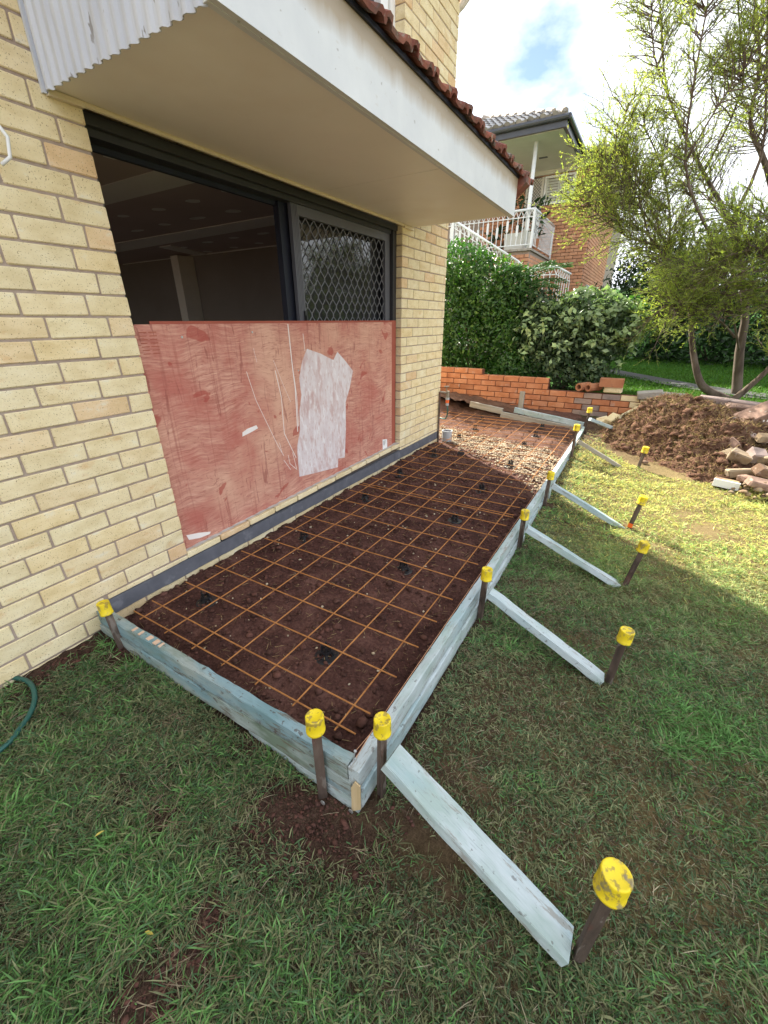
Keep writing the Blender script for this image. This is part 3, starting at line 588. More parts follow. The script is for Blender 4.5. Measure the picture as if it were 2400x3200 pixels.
# sliding door: frame, head, mullion, screen door with diamond grille, glass
door = link('door_frame', MB().box((-.30, .302, 2.045), (-.215, 2.861, 2.088)).box((-.32, .302, 2.018), (-.245, 2.861, 2.045))
    .box((-.30, .302, .12), (-.25, .345, 2.018)).box((-.29, 2.80, .13), (-.226, 2.861, 2.045)), 'charcoal', house)
for a_, b_ in (((-.345, 1.475, .12), (-.30, 1.56, 2.018)), ((-.335, 2.755, .12), (-.293, 2.80, 2.018)), ((-.345, .345, 1.995), (-.32, 1.475, 2.018))): link('seal', MB().box(a_, b_), 'navy', door)
scr = MB().box((-.283, 1.541, .13), (-.255, 1.612, 2.017)).box((-.283, 2.713, .13), (-.255, 2.792, 2.017)).box((-.283, 1.612, 1.958), (-.255, 2.713, 2.017)).box((-.283, 1.612, .13), (-.255, 2.713, .2))
for i in range(4): scr.box((-.255, 1.552+.014*i, .13), (-.2525, 1.559+.014*i, 2.017))
screen = link('security_screen', scr, 'charcoal_light', house)
gm = MB(); y0, y1, z0, z1 = 1.605, 2.72, .195, 1.965; pw, phh = .0855, .118
def stick(a, b, w=.0045):
    (ya, za), (yb, zb) = a, b; d = Vector((yb-ya, zb-za)).normalized()*1; nx_, nz_ = -d.y*w/2, d.x*w/2
    gm.add([(-.266, ya-nx_, za-nz_), (-.266, ya+nx_, za+nz_), (-.266, yb+nx_, zb+nz_), (-.266, yb-nx_, zb-nz_), (-.272, ya-nx_, za-nz_), (-.272, ya+nx_, za+nz_), (-.272, yb+nx_, zb+nz_), (-.272, yb-nx_, zb-nz_)],
           [(0, 1, 2, 3), (4, 7, 6, 5), (0, 4, 5, 1), (2, 6, 7, 3), (1, 5, 6, 2), (3, 7, 4, 0)])
nr = int((z1-z0)/phh*2)
for r_ in range(nr+1):
    for c_ in range(14):
        yc = y0+c_*pw+(pw/2 if r_ % 2 else 0); zc = z0+r_*phh/2
        if yc > y1: continue
        stick((yc, zc-.009), (yc, zc+.009), .0075)
        for sg in (-1, 1):
            ye, ze = yc+sg*pw/2, zc+phh/2
            if y0-.001 <= ye <= y1 and ze <= z1: stick((yc, zc+.008), (ye, ze-.008))
link('diamond_grille', gm, 'grille', screen)
link('handle', MB().box((-.255, 1.585, 1.23), (-.24, 1.607, 1.40)).box((-.24, 1.588, 1.26), (-.232, 1.604, 1.37)), 'black_plastic', screen)
link('glass_pane', MB().box((-.338, 1.56, .15), (-.332, 2.755, 2.0)), 'glass', house)
# room seen through the open half: ceiling with taped joints and plaster dabs, back wall with panels
KZ = .741
def cz(x, y): return (1.8791+(x-1.8791)*KZ, -.8952+(y+.8952)*KZ)
zc = 2.16
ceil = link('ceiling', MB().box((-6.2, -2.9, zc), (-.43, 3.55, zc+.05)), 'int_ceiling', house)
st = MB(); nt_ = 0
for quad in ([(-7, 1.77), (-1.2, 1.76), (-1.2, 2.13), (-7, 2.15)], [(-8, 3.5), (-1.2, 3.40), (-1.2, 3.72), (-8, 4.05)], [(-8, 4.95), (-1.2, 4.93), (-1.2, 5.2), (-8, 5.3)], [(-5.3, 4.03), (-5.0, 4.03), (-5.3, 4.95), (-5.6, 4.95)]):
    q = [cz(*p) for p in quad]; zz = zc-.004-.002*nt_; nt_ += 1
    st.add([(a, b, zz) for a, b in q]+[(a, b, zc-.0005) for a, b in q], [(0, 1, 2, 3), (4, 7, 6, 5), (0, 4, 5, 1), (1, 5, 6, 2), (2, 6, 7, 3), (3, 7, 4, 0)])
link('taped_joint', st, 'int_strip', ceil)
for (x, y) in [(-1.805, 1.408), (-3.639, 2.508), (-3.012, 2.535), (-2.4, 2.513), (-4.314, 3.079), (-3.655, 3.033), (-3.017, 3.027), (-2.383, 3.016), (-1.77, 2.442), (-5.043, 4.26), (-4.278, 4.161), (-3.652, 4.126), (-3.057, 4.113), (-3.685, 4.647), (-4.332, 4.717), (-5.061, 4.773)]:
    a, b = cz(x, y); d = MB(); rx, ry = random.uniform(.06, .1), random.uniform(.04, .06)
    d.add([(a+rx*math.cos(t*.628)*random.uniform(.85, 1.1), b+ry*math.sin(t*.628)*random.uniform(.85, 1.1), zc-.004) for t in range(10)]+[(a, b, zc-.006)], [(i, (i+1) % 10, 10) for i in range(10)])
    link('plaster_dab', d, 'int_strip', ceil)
link('room_wall', MB().box((-6.25, -2.9, -.1), (-6.15, 3.55, zc)).box((-6.15, 3.45, -.1), (-.43, 3.55, zc)).box((-6.15, -2.95, -.1), (-5.6, -2.85, zc)).box((-1.2, -2.95, -.1), (-.43, -2.85, zc)).box((-5.6, -2.95, -.1), (-1.2, -2.85, .5)), 'int_wall', house)  # same added opening left in the end wall to brighten the room
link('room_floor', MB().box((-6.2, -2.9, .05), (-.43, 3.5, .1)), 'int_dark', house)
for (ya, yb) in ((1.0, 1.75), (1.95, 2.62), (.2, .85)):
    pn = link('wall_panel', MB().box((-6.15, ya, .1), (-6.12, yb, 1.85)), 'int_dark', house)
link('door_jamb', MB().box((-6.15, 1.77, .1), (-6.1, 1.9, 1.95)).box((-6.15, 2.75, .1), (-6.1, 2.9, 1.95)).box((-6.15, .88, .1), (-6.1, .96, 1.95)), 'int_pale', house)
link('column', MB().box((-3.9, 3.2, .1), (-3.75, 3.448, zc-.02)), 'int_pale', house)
# awning: soffit, trims, fascia, corrugated end, tiles
sf = MB().box((WX+.001, .19, 2.092), (.716, 1.716, 2.102)).box((WX+.001, 1.7195, 2.092), (.716, 3.048, 2.102))
soff = link('soffit', sf, 'soffit', house)
link('soffit_joint', MB().box((WX+.001, 1.714, 2.0935), (.716, 1.722, 2.0965)), 'crack', soff)
link('soffit_trim', MB().tube([(WX+.012, .18, 2.083), (WX+.012, 2.86, 2.083)], .0105, 8).box((WX+.0005, .18, 2.07), (WX+.022, .30, 2.088)).box((WX+.0005, 2.87, 2.066), (WX+.02, 3.05, 2.088)), 'trim_cream', house)
fa = MB(); n_ = 30
fa.box((.718, .17, 2.083), (.738, 3.056, 2.338)).box((.70, .175, 2.0815), (.718, 3.05, 2.0905))
faso = link('fascia_board', fa, 'fascia', house)
stn = NT('grimy_white_fascia'); v = stn.n('ShaderNodeTexCoord').outputs['Object']; sp = stn.n('ShaderNodeSeparateXYZ', {0: v})
base = stn.ramp(stn.noise(v, 5, 5, .6), [(.3, (.56, .59, .62)), (.7, (.64, .67, .69))])
hgt = stn.math('ADD', stn.math('MULTIPLY', stn.math('SUBTRACT', sp.outputs['Z'], 2.2), 6.), stn.math('MULTIPLY', stn.noise(stn.n('ShaderNodeMapping', {'Vector': v, 'Scale': (1, 5, 1)}).outputs[0], 1.4, 5, .65), .55))
base = stn.mix(stn.ramp(hgt, [(.34, (0, 0, 0)), (.74, (.85, .85, .85))]), base, (.33, .25, .15, 1))
base = stn.mix(stn.ramp(stn.noise(v, 34, 2, .5), [(.72, (0, 0, 0)), (.74, (.6, .6, .6))]), base, (.3, .29, .28, 1))
base = stn.mix(stn.ramp(stn.noise(stn.n('ShaderNodeMapping', {'Vector': v, 'Scale': (1, 2, 5)}).outputs[0], 8, 5, .65), [(.62, (0, 0, 0)), (.72, (.5, .5, .5))]), base, (.5, .49, .47, 1))
p = stn.n('ShaderNodeBsdfPrincipled', {'Base Color': base, 'Roughness': .5, 'Normal': stn.n('ShaderNodeBump', {'Height': stn.noise(v, 26, 4, .6), 'Strength': .15, 'Distance': .004}).outputs[0]}); stn.t.links.new(p.outputs[0], stn.out.inputs[0])
faso.data.materials[0] = stn.m
co = MB(); nx = 17; pts = []
for i in range(nx*6+1):
    u = i/6.; ph_ = u % 1; h = [0, .002, .011, .0125, .011, .002][i % 6]
    pts.append((WX+.012+(.706-WX-.012)*i/(nx*6), .181-h+random.uniform(-.0006, .0006)))
for zz in (2.077, 2.95):
    for (x, y) in pts: co.v.append((x, y, zz+(random.uniform(-.002, .002) if zz < 2.2 else 0)))
for zz in (2.077, 2.95):
    for (x, y) in pts: co.v.append((x, y+.004, zz))
m_ = len(pts)
for i in range(m_-1): co.f += [(i, i+1, m_+i+1, m_+i), (2*m_+i, 3*m_+i, 3*m_+i+1, 2*m_+i+1), (i, 2*m_+i, 2*m_+i+1, i+1)]
link('corrugated_sheet', co, 'corrugated', house)
link('edge_strip', MB().box((WX+.001, .166, 2.074), (WX+.013, .186, 2.95)), 'corrugated', house)
# tiles: two courses of terracotta along the awning edge
def tile_mesh(seed):
    rr = random.Random(seed); prof = [(-.11, .004), (-.105, .022), (-.085, .03), (-.06, .024), (-.05, .006), (0, .0), (.045, .003), (.055, .017), (.075, .02), (.095, .015), (.106, .004), (.118, .004)]
    m = MB(); k = len(prof); th = .017
    for s_, (xx, drop) in enumerate(((0, 0), (-.40, .0))):
        for (a, h) in prof: m.v.append((xx, a+rr.uniform(-.0015, .0015), h+rr.uniform(-.002, .002)))
        for (a, h) in prof: m.v.append((xx, a, h-th))
    for i in range(k-1):
        m.f += [(i, i+1, 2*k+i+1, 2*k+i), (k+i, 3*k+i, 3*k+i+1, k+i+1), (i, k+i, k+i+1, i+1), (2*k+i, 2*k+i+1, 3*k+i+1, 3*k+i)]
    m.f += [(0, 2*k, 3*k, k), (k-1, 2*k-1, 4*k-1, 3*k-1)]
    me = m.mesh('roof_tile'); fixn(me); me.materials.append(M['tile']); return me
tms = [tile_mesh(s) for s in range(4)]
for row in range(3):
    for i in range(15):
        y = .10+.2165*i+.1
        o = place('roof_tile', tms[random.randrange(4)], house, (.785-.335*row*.93+random.uniform(-.006, .006), y+random.uniform(-.004, .004), 2.348+.335*row*.42+.0+random.uniform(-.003, .003)))
        o.rotation_euler = (random.uniform(-.02, .02), rad(23)+random.uniform(-.01, .01), random.uniform(-.015, .015))
link('barge_tile', MB().prism([(.80, 2.30), (.80, 2.345), (WX, 2.75), (WX, 2.62), (.70, 2.225)], 1, 3.062, 3.19), 'tile', house)
link('shade_batten', MB().box((.7395, .18, 2.325), (.75, 3.05, 2.342)), 'navy', house)  # coloured near-black to give the shadow between fascia and tiles
# upper storey window and roof with gutter
win = link('upper_window', MB().box((-.30, 1.6, 2.95), (-.25, 1.68, 4.0)).box((-.30, 2.62, 2.95), (-.23, 2.72, 4.0)).box((-.30, 2.79, 2.95), (-.25, 2.861, 4.0)).box((-.31, 1.68, 2.95), (-.26, 2.62, 3.05)), 'white', house)
link('pane', MB().box((-.29, 1.68, 3.05), (-.284, 2.62, 4.0)), 'glass', win)
link('blind', MB().box((-.285, 2.72, 2.95), (-.265, 2.79, 4.0)), 'white_dull', win)
rf = MB(); e = [(-9.9, -3.6, 4.55), (.25, -3.6, 4.55), (.25, 4.06, 4.55), (-9.9, 4.06, 4.55), (-6.4, .3, 6.3), (-3.2, .3, 6.3)]
rf.add(e, [(0, 1, 5, 4), (1, 2, 5), (2, 3, 4, 5), (3, 0, 4), (0, 3, 2, 1)])
link('roof', rf, 'tile', house)
link('gutter', MB().tube([(.31, -3.6, 4.53), (.31, 4.06, 4.53)], .055, 12).tube([(-9., 4.1, 4.53), (.31, 4.1, 4.53)], .055, 12), 'white', house)
link('downpipe', MB().tube([(-.02, 3.9, 4.5), (-.05, 3.9, 4.02), (-.08, 3.9, 3.93), (-.17, 3.91, 3.87), (-.36, 3.91, 3.75), (-.36, 3.91, .1)], .04, 12), 'white', house)
# white cable end hooked out of the wall on the left
tag(link('cable', MB().tube([(WX+.004, -.10, 2.0), (WX+.03, -.035, 1.965), (WX+.045, -.004, 1.90), (WX+.04, -.012, 1.845), (WX+.03, -.04, 1.82)], .006, 8), 'white', smooth=True), 'loose white cable end hooking out of the brick wall', 'cable')

# ------------------------------------------------------------------ plywood sheets in the doorway
py = MB(); N1, N2 = 24, 12
ply2 = thing('plywood_sheet', 'second red plywood sheet standing behind the paint-marked one', 'plywood', (-.235, 1.6, .12), 'plywood sheets in the doorway')
link('sheet', MB().box((-.2248, .412, .15), (-.2178, 2.845, 1.337)), 'ply_edge', ply2)
ply = thing('plywood_sheet', 'red-stained plywood sheet with a white paint patch across the doorway', 'plywood', (-.2, 1.5, .12), 'plywood sheets in the doorway')
link('sheet', MB().prism([(.302, .121), (2.748, .160), (2.742, 1.322), (.312, 1.323)], 0, -.217, -.204), 'ply', ply)
XP = -.204
def flat(poly, name, mat, th=.0012):
    m = MB(); n = len(poly); m.add([(XP+th, y, z) for y, z in poly]+[(XP+.0001, y, z) for y, z in poly], [tuple(range(n))]+[(i, (i+1) % n, n+(i+1) % n, n+i) for i in range(n)])
    return link(name, m, mat, ply)
flat([(1.53, 1.156), (1.68, 1.115), (1.83, 1.059), (1.887, 1.116), (1.99, 1.04), (2.091, .955), (2.03, .82), (1.967, .718), (1.955, .5), (1.919, .248), (1.826, .266), (1.812, .192), (1.55, .225), (1.33, .256), (1.331, .474), (1.38, .60), (1.396, .743), (1.43, .85), (1.423, .97), (1.47, 1.08)], 'paint_patch', 'white_paint')
def drip(pts, w):
    m = MB(); m.tube([(XP+.0008, y, z) for y, z in pts], w, 5); m.v = [(XP+.0001+(x-XP)*.25, y, z) for x, y, z in m.v]; link('paint_line', m, 'white_line', ply)
for w, pts in [(.0045, [(1.358, 1.318), (1.363, 1.09), (1.372, .905), (1.357, .598)]), (.003, [(1.363, 1.09), (1.381, .844), (1.371, .634)]), (.0022, [(1.501, 1.256), (1.508, 1.143)]), (.0028, [(1.197, 1.04), (1.227, .866), (1.219, .615), (1.313, .412)]),
               (.0018, [(.954, 1.055), (1.0, .876), (1.137, .56), (1.19, .458)]), (.002, [(1.234, .453), (1.243, .385), (1.301, .327)]), (.002, [(1.282, .46), (1.309, .318)]), (.0018, [(1.186, .427), (1.245, .337)]), (.0014, [(1.162, .56), (1.177, .487)]), (.0011, [(1.191, 1.103), (1.262, .93), (1.315, .817)]), (.001, [(1.034, 1.184), (1.048, 1.103)])]:
    drip(pts, w)
flat([(.85, .675), (.93, .688), (.985, .70), (.975, .722), (.9, .715), (.855, .70)], 'paint_smear', 'white_line')
flat([(.34, .205), (.42, .185), (.5, .157), (.49, .145), (.42, .15), (.35, .17)], 'paint_smear', 'white_line')
flat([(2.567, .152), (2.655, .142), (2.652, .245), (2.562, .262)], 'paper_label', 'white')
for i in range(4): flat([(2.575, .243-.012*i), (2.575, .239-.012*i), (2.625-.006*i, .231-.012*i), (2.625-.006*i, .235-.012*i)], 'label_print', 'navy', .0018)
for (y, z) in ((.56, 1.262), (1.04, 1.275), (1.42, 1.02)): link('screw', MB().lathe([(.0, .0), (.0, .0), (.006, .0)], 8) if False else MB().tube([(XP, y, z), (XP+.003, y, z)], .006, 8), 'nail', ply)
for r_ in range(7):
    for c_ in range(2):
        z = 1.29-.016*r_; y0_ = .335+.05*c_
        flat([(y0_+random.uniform(0, .006), z), (y0_, z-.0035), (y0_+random.uniform(.03, .044), z-.0035), (y0_+.04, z)], 'stamped_mark', 'ply_edge', .0008)

# ------------------------------------------------------------------ formwork
def board(name, a, b, w, h, mat, parent=None, rotx=0., seed=0, rag=.0025, upv=None):
    """timber from a to b; local x = length, y = width w, z = height h; centre line a-b; subdivided with uneven arrises"""
    a, b = Vector(a), Vector(b); Lg = (b-a).length; n = max(4, int(Lg/.06)); rr = random.Random(seed*13+5)
    m = MB(); sec = [(-w/2+.003, -h/2), (w/2-.003, -h/2), (w/2, -h/2+.003), (w/2, h/2-.003), (w/2-.003, h/2), (-w/2+.003, h/2), (-w/2, h/2-.003), (-w/2, -h/2+.003)]
    for i in range(n+1):
        x = -Lg/2+Lg*i/n
        for (yy, zz) in sec: m.v.append((x, yy+rr.uniform(-rag, rag)*.5, zz+rr.uniform(-rag, rag)))
    for i in range(n):
        for j in range(8): m.f.append((i*8+j, i*8+(j+1) % 8, (i+1)*8+(j+1) % 8, (i+1)*8+j))
    m.f += [tuple(range(7, -1, -1)), tuple(n*8+j for j in range(8))]
    me = m.mesh(name); fixn(me); me.materials.append(M[mat])
    X = (b-a).normalized(); U = Vector(upv) if upv else Vector((0, 0, 1)); Y = U.cross(X).normalized(); Z = X.cross(Y)
    M4 = Matrix(((X.x, Y.x, Z.x, (a.x+b.x)/2), (X.y, Y.y, Z.y, (a.y+b.y)/2), (X.z, Y.z, Z.z, (a.z+b.z)/2), (0, 0, 0, 1)))
    if rotx: M4 = M4 @ Matrix.Rotation(rotx, 4, 'X')
    return link(name, me, None, parent, M4=M4)
ff = thing('timber_formwork', 'short front formwork of stacked rotting blue-green boards nearest the viewer', 'formwork', (.6, -.2, -.12), 'formwork boards round the slab')
board('board', (WX+.004, -.200, .018), (1.338, -.206, .018), .042, .074, 'form', ff, seed=1, rag=.005)
board('board', (WX+.006, -.206, -.059), (1.352, -.211, -.055), .043, .075, 'form', ff, seed=2, rag=.004)
board('board', (.86, -.203, -.135), (1.376, -.211, -.13), .04, .068, 'form_pale', ff, seed=3, rag=.005)
for (x, w_) in ((.125, .012), (.175, .012), (.235, .022), (.285, .022), (.325, .012)):
    link('orange_mark', MB().box((x, -.214, .0545), (x+w_, -.188, .0595)), 'orange_paint', ff)
link('nail_head', MB().tube([(1.345, -.205, .05), (1.352, -.2, .10)], .0022, 6).tube([(1.352, -.2, .098), (1.3525, -.1995, .1005)], .005, 8), 'nail', ff)
lf = thing('timber_formwork', 'long pale formwork board edging the lawn between the pegs and mesh', 'formwork', (1.37, 2.4, -.12), 'formwork boards round the slab')
board('board', (1.364, -.228, .014), (1.372, 5.12, .014), .040, .082, 'form_pale', lf, seed=4, rag=.003)
board('board', (1.372, -.228, -.073), (1.378, 2.46, -.070), .042, .088, 'form_pale', lf, seed=5, rag=.003)
board('board', (1.378, 2.47, -.066), (1.376, 5.1, -.05), .042, .085, 'form_pale', lf, seed=6, rag=.003)
link('split_end', MB().prism([(1.352, -.16), (1.388, -.12), (1.39, .0), (1.37, .008), (1.355, -.03)], 1, -.2355, -.2305), 'timber_raw', lf)
link('cleat', MB().box((1.402, 2.60, -.1), (1.42, 2.68, .02)).box((1.402, 1.74, -.13), (1.415, 1.80, -.03)), 'form_pale', lf)
fb = [('far upper formwork plank on edge beside the red brick wall', (.395, 5.30, .150), (1.345, 5.26, .042), .04, .075, 'form_pale'), ('left weathered plank ending mid way along the far edge of the slab', (-.30, 5.36, .165), (.215, 5.33, .108), .045, .085, 'timber'),
      ('darker lower plank beneath the far upper formwork plank', (.21, 5.285, .07), (1.345, 5.215, -.03), .04, .085, 'timber')]
for i, (lb, a, b, w, h, mt) in enumerate(fb): tag(board('formwork_plank', a, b, w, h, mt, seed=20+i), lb, 'plank', 'planks along the far edge of the slab')
tag(board('timber_peg', (.43, 5.5, .0), (.43, 5.5, .385), .07, .045, 'timber', seed=31, upv=(0, 1, 0)), 'bare square timber peg standing in front of the red brick wall', 'peg')
# soil ridge banked behind the far planks
xs = np.linspace(-1.6, 1.35, 60); ysb = np.linspace(5.34, 5.89, 14); X, Y = np.meshgrid(xs, ysb)
Z = np.interp(X, [-1.6, -.6, .2, .6, 1.35], [.24, .2, .1, .03, -.03])+.02*sn(X, Y, 7, 2)+.012*sn(X, Y, 22, 3)+.02
I = np.arange(X.size).reshape(X.shape); F = np.stack([I[:-1, :-1], I[:-1, 1:], I[1:, 1:], I[1:, :-1]], -1).reshape(-1, 4)
tag(npmesh('soil_bank', np.stack([X, Y, Z], -1).reshape(-1, 3), F, 'soil_red', smooth=True), None, None, kind='structure')
# ---- pegs with yellow caps
def cap_mesh(seed, r=.027, h=.062):
    m = MB(); rr = random.Random(seed)
    pr = [(.0, h-.0015), (r*.78, h-.0012), (r*.84, h), (r*.93, h), (r*.975, h-.0012), (r, h-.004), (r*1.003, h*.9), (r*1.005, h*.6), (r*1.015, .0085), (r*1.05, .0075), (r*1.05, .0005), (r*1.02, .0), (r*.8, .0), (r*.78, .02)]
    m.lathe(pr, 32); m.v = [(x*(1+rr.uniform(-.005, .005)), y*(1+rr.uniform(-.005, .005)), z) for x, y, z in m.v]
    return m
def peg(base, top, label, seed, spin=0., r=.026, caph=.062, paint=None):
    base, top = Vector(base), Vector(top); d = (top-base); Lg = d.length; q = d.to_track_quat('Z', 'Y')
    M4 = Matrix.Translation(base) @ q.to_matrix().to_4x4() @ Matrix.Rotation(spin, 4, 'Z')
    t_ = thing('steel_peg', label, 'peg', base, 'steel pegs with yellow safety caps')
    m = MB(); w = .0155; a = .0055
    sec = [(-w, -.011), (w, -.011), (w, -.006), (a, -.001), (a*.7, .014), (-a*.7, .014), (-a, -.001), (-w, -.006)]
    m.prism(sec, 2, -.12, Lg-.006)
    link('shaft', m, 'stake', t_, M4=M4)
    link('safety_cap', cap_mesh(seed, r, caph), 'cap', t_, M4=M4 @ Matrix.Translation((0, 0, Lg-caph+.004)), smooth=True)
    if paint: link('paint_band', MB().prism([(x*1.06, y*1.06) for x, y in sec], 2, paint[0], paint[1]), 'orange_plastic', t_, M4=M4)
    return t_
ysk = [-.145, .872, 1.668, 2.484, 3.80, 4.84]; tops = [.227, .200, .208, .225, .345, .346]
names_in = ['at the near outer corner of the formwork', 'second from the near corner', 'third from the near corner, beside the lapped mesh', 'fourth from the near corner, beside the gravel edge', 'next to the last along the board', 'at the far end by the red brick wall']
for i, (y, tz) in enumerate(zip(ysk, tops)):
    b = (1.415, y-.002, gz(1.42, y)-.01); tp = (1.417+random.uniform(-.003, .005), y+random.uniform(-.006, .006), tz)
    peg(b, tp, 'yellow-capped peg against the long board, '+names_in[i], 40+i, spin=rad(90)+random.uniform(-.2, .2), r=.027 if i < 4 else .03)
peg((.022, -.236, gz(.03, -.25)-.02), (-.012, -.236, .172), 'yellow-capped peg on the front board beside the brick wall', 50, rad(180))
peg((1.238, -.246, gz(1.24, -.25)-.03), (1.236, -.244, .228), 'yellow-capped peg on the front board just left of the corner', 51, rad(180), r=.029)
be = [(2.035, -.205), (2.022, .83), (2.03, 1.665), (2.013, 2.49), (2.01, 3.87), (1.925, 5.05)]
bz = [-.2, -.192, -.168, -.148, -.125, .01]; bst = [(1.452, -.15, .085), (1.45, .853, .085), (1.45, 1.60, .12), (1.45, 2.43, .14), (1.45, 3.755, .19), (1.45, 4.72, .235)]
octop = [(2.068, -.2, .199), (2.058, .83, .124), (2.102, 1.665, .165), (2.083, 2.49, .15), (2.07, 3.87, .182), (1.915, 5.06, .24)]
on = ['leaning outer peg nearest the viewer with a muddy yellow cap', 'second outer peg from the viewer, its yellow cap low over shaded grass', 'third outer peg from the viewer, standing at the edge of the shade', 'outer peg with an orange paint band near its foot', 'outer peg standing in front of the soil mound', 'outer peg half buried in the far left flank of the soil mound']
bn = ['nearest pale blue-white brace board in the foreground', 'second brace board from the viewer, grey on its edge', 'third brace board from the viewer, at the edge of the shade', 'fourth brace board, pointing to the peg with the orange band', 'fifth brace board, pointing to the soil mound', 'farthest short brace board, by the leaning cream bricks']
for i in range(6):
    x, y = be[i]; peg((x+.022, y, bz[i]-.02), octop[i], on[i], 60+i, spin=rad(-90)+random.uniform(-.3, .3), r=.034 if i == 0 else .029, caph=.07 if i == 0 else .062, paint=(.06, .095) if i == 3 else None)
    a = Vector(bst[i]); b = Vector((x-.004, y, bz[i]+.012))
    w, h = (.094, .036) if i == 0 else (.072, .036) if i < 3 else (.05, .038)
    tag(board('brace_board', a, b, w, h, 'form_pale' if i != 4 else 'timber', seed=70+i, rotx=rad(-10 if i < 3 else -6)), bn[i], 'brace', 'brace boards between the pegs')
# string line along the inner edge
tag(link('string_line', MB().tube([(1.352, -.2, .098), (1.345, -.1, .062), (1.3435, .4, .0595), (1.3415, 2.5, .06), (1.343, 5.1, .062)], .001, 5).tube([(1.354, -.2, .07), (1.346, -.105, .0625)], .0012, 5), 'string'), 'thin orange string line stretched along the long formwork board', 'string')
nl = MB().lathe([(0, 0), (.009, .001), (.009, .004), (0, .006)], 10)
for i, (x, y, z) in enumerate(((1.262, -.272, -.135), (1.352, -.238, -.152))):
    tag(link('bolt', nl.mesh('bolt'), 'nail', M4=Matrix.Translation((x, y, z)) @ Matrix.Rotation(rad(90), 4, 'X')), ['shiny bolt head at the foot of the front corner peg', 'shiny bolt head at the bottom tip of the formwork corner'][i], 'bolt')

# ------------------------------------------------------------------ reinforcing mesh and bar chairs
def bar(par, a, b, r=.0033):
    a, b = Vector(a), Vector(b); m = MB(); n = 5; pts = []
    for i in range(n):
        p = a.lerp(b, i/(n-1)); p.z += random.uniform(-.003, .002) if 0 < i < n-1 else random.uniform(-.002, .002); pts.append(p)
    link('bar', m.tube(pts, r, 6), 'rebar', par)
m1 = thing('reinforcing_mesh', 'nearest sheet of rusty orange reinforcing mesh over dark soil', 'mesh', (.6, 1., 0), 'reinforcing mesh sheets')
for i in range(7): bar(m1, (.2*i, -.115, 0), (.2*i+.004, 2.14, .002))
for j, y in enumerate([-.0975]+[.2*k for k in range(11)]): bar(m1, (-.075, y, .0072), (1.278, y+.003, .0072))
m2 = thing('reinforcing_mesh', 'second sheet of rusty mesh lapped over the first and crossing the gravel', 'mesh', (.6, 3.6, 0), 'reinforcing mesh sheets')
for i in range(7): bar(m2, (.2*i+.014, 1.90, .0145), (.2*i+.02, 5.14, .02))
for k in range(17): bar(m2, (-.07 if k < 10 else -.02, 1.93+.2*k, .0217), (1.285, 1.935+.2*k, .0217))
m3 = thing('reinforcing_mesh', 'farthest mesh sheet turning left behind the house corner and tap', 'mesh', (-.6, 4.7, .02), 'reinforcing mesh sheets')
for i in range(6): bar(m3, (-.14-.2*i, 3.98, .03), (-.15-.2*i, 5.22, .06))
for k in range(7): bar(m3, (-1.3, 4.0+.2*k, .045), (.42, 4.02+.2*k, .034))
def chair_parts():
    b = MB(); b.lathe([(.024, .0), (.052, .0), (.053, .004), (.05, .006), (.026, .006), (.024, .0)], 20)
    for j in range(4):
        a = j*math.pi/2; b.tube([(.028*math.cos(a), .028*math.sin(a), .003), (.0, .0, .003)], .005, 5)
    h = MB()
    for j in range(4):
        a = j*math.pi/2+.78; c, s_ = math.cos(a), math.sin(a)
        h.tube([(.03*c, .03*s_, .004), (.019*c, .019*s_, .032), (.017*c, .017*s_, .068)], [.0075, .006, .0055], 6)
    h.lathe([(.022, .028), (.026, .03), (.024, .04), (.019, .04), (.022, .028)], 14)
    bm, hm = b.mesh('base_ring'), h.mesh('holder')
    for q in (bm, hm): fixn(q); q.materials.append(M['black_plastic'])
    return bm, hm
bme, hme = chair_parts()
cl = [(.09, .194, 'beside the near left corner of the mesh, below the grey wall band'), (.91, .205, 'nearest the viewer, below the front corner peg'), (.082, 1.015, 'in the left row level with the second formwork peg'), (.872, 1.018, 'in the right row level with the second formwork peg'),
      (.061, 1.829, 'by the wall below the white paint patch'), (.883, 1.824, 'in the right row below the third formwork peg'), (.023, 2.517, 'by the wall below the paper label on the plywood'), (.862, 2.509, 'in the right row next to the fourth formwork peg'),
      (.033, 3.304, 'by the wall just in front of the grey drain pipe'), (.895, 3.335, 'on the dark edge of the pale gravel'), (.002, 4.153, 'at the left of the pale gravel strip'), (.831, 4.178, 'at the far edge of the pale gravel, right side'),
      (.02, 4.714, 'just behind the left end of the gravel on red soil'), (.843, 4.748, 'on red soil, second from the far planks on the right'), (-.021, 5.146, 'at the far left beside the weathered plank'), (.846, 5.119, 'at the far right beside the darker lower plank')]
for (x, y, lb) in cl:
    z = float(soil_z(np.array(x), np.array(y)))-.004; sz = 1.0
    t_ = thing('bar_chair', 'black bar chair '+lb, 'bar chair', (x, y, z), 'black bar chairs holding up the mesh')
    t_.rotation_euler = (0, 0, random.uniform(0, 6)); sc_ = min(1.15, max(.85, (-.002-z)/.06)); t_.scale = (1.05, 1.05, sc_)
    for nm, me in (('base_ring', bme), ('holder', hme)):
        o = bpy.data.objects.new(nm, me); COL.objects.link(o); o.parent = t_
# flat-lying chair
t_ = thing('bar_chair', 'black plastic bar chair lying tipped on dark soil before the gravel', 'bar chair', (.292, 3.475, -.05), 'black bar chairs holding up the mesh'); t_.rotation_euler = (1.4, .2, .6); t_.scale = (.8, .8, .8)
for nm, me in (('base_ring', bme), ('holder', hme)):
    o = bpy.data.objects.new(nm, me); COL.objects.link(o); o.parent = t_

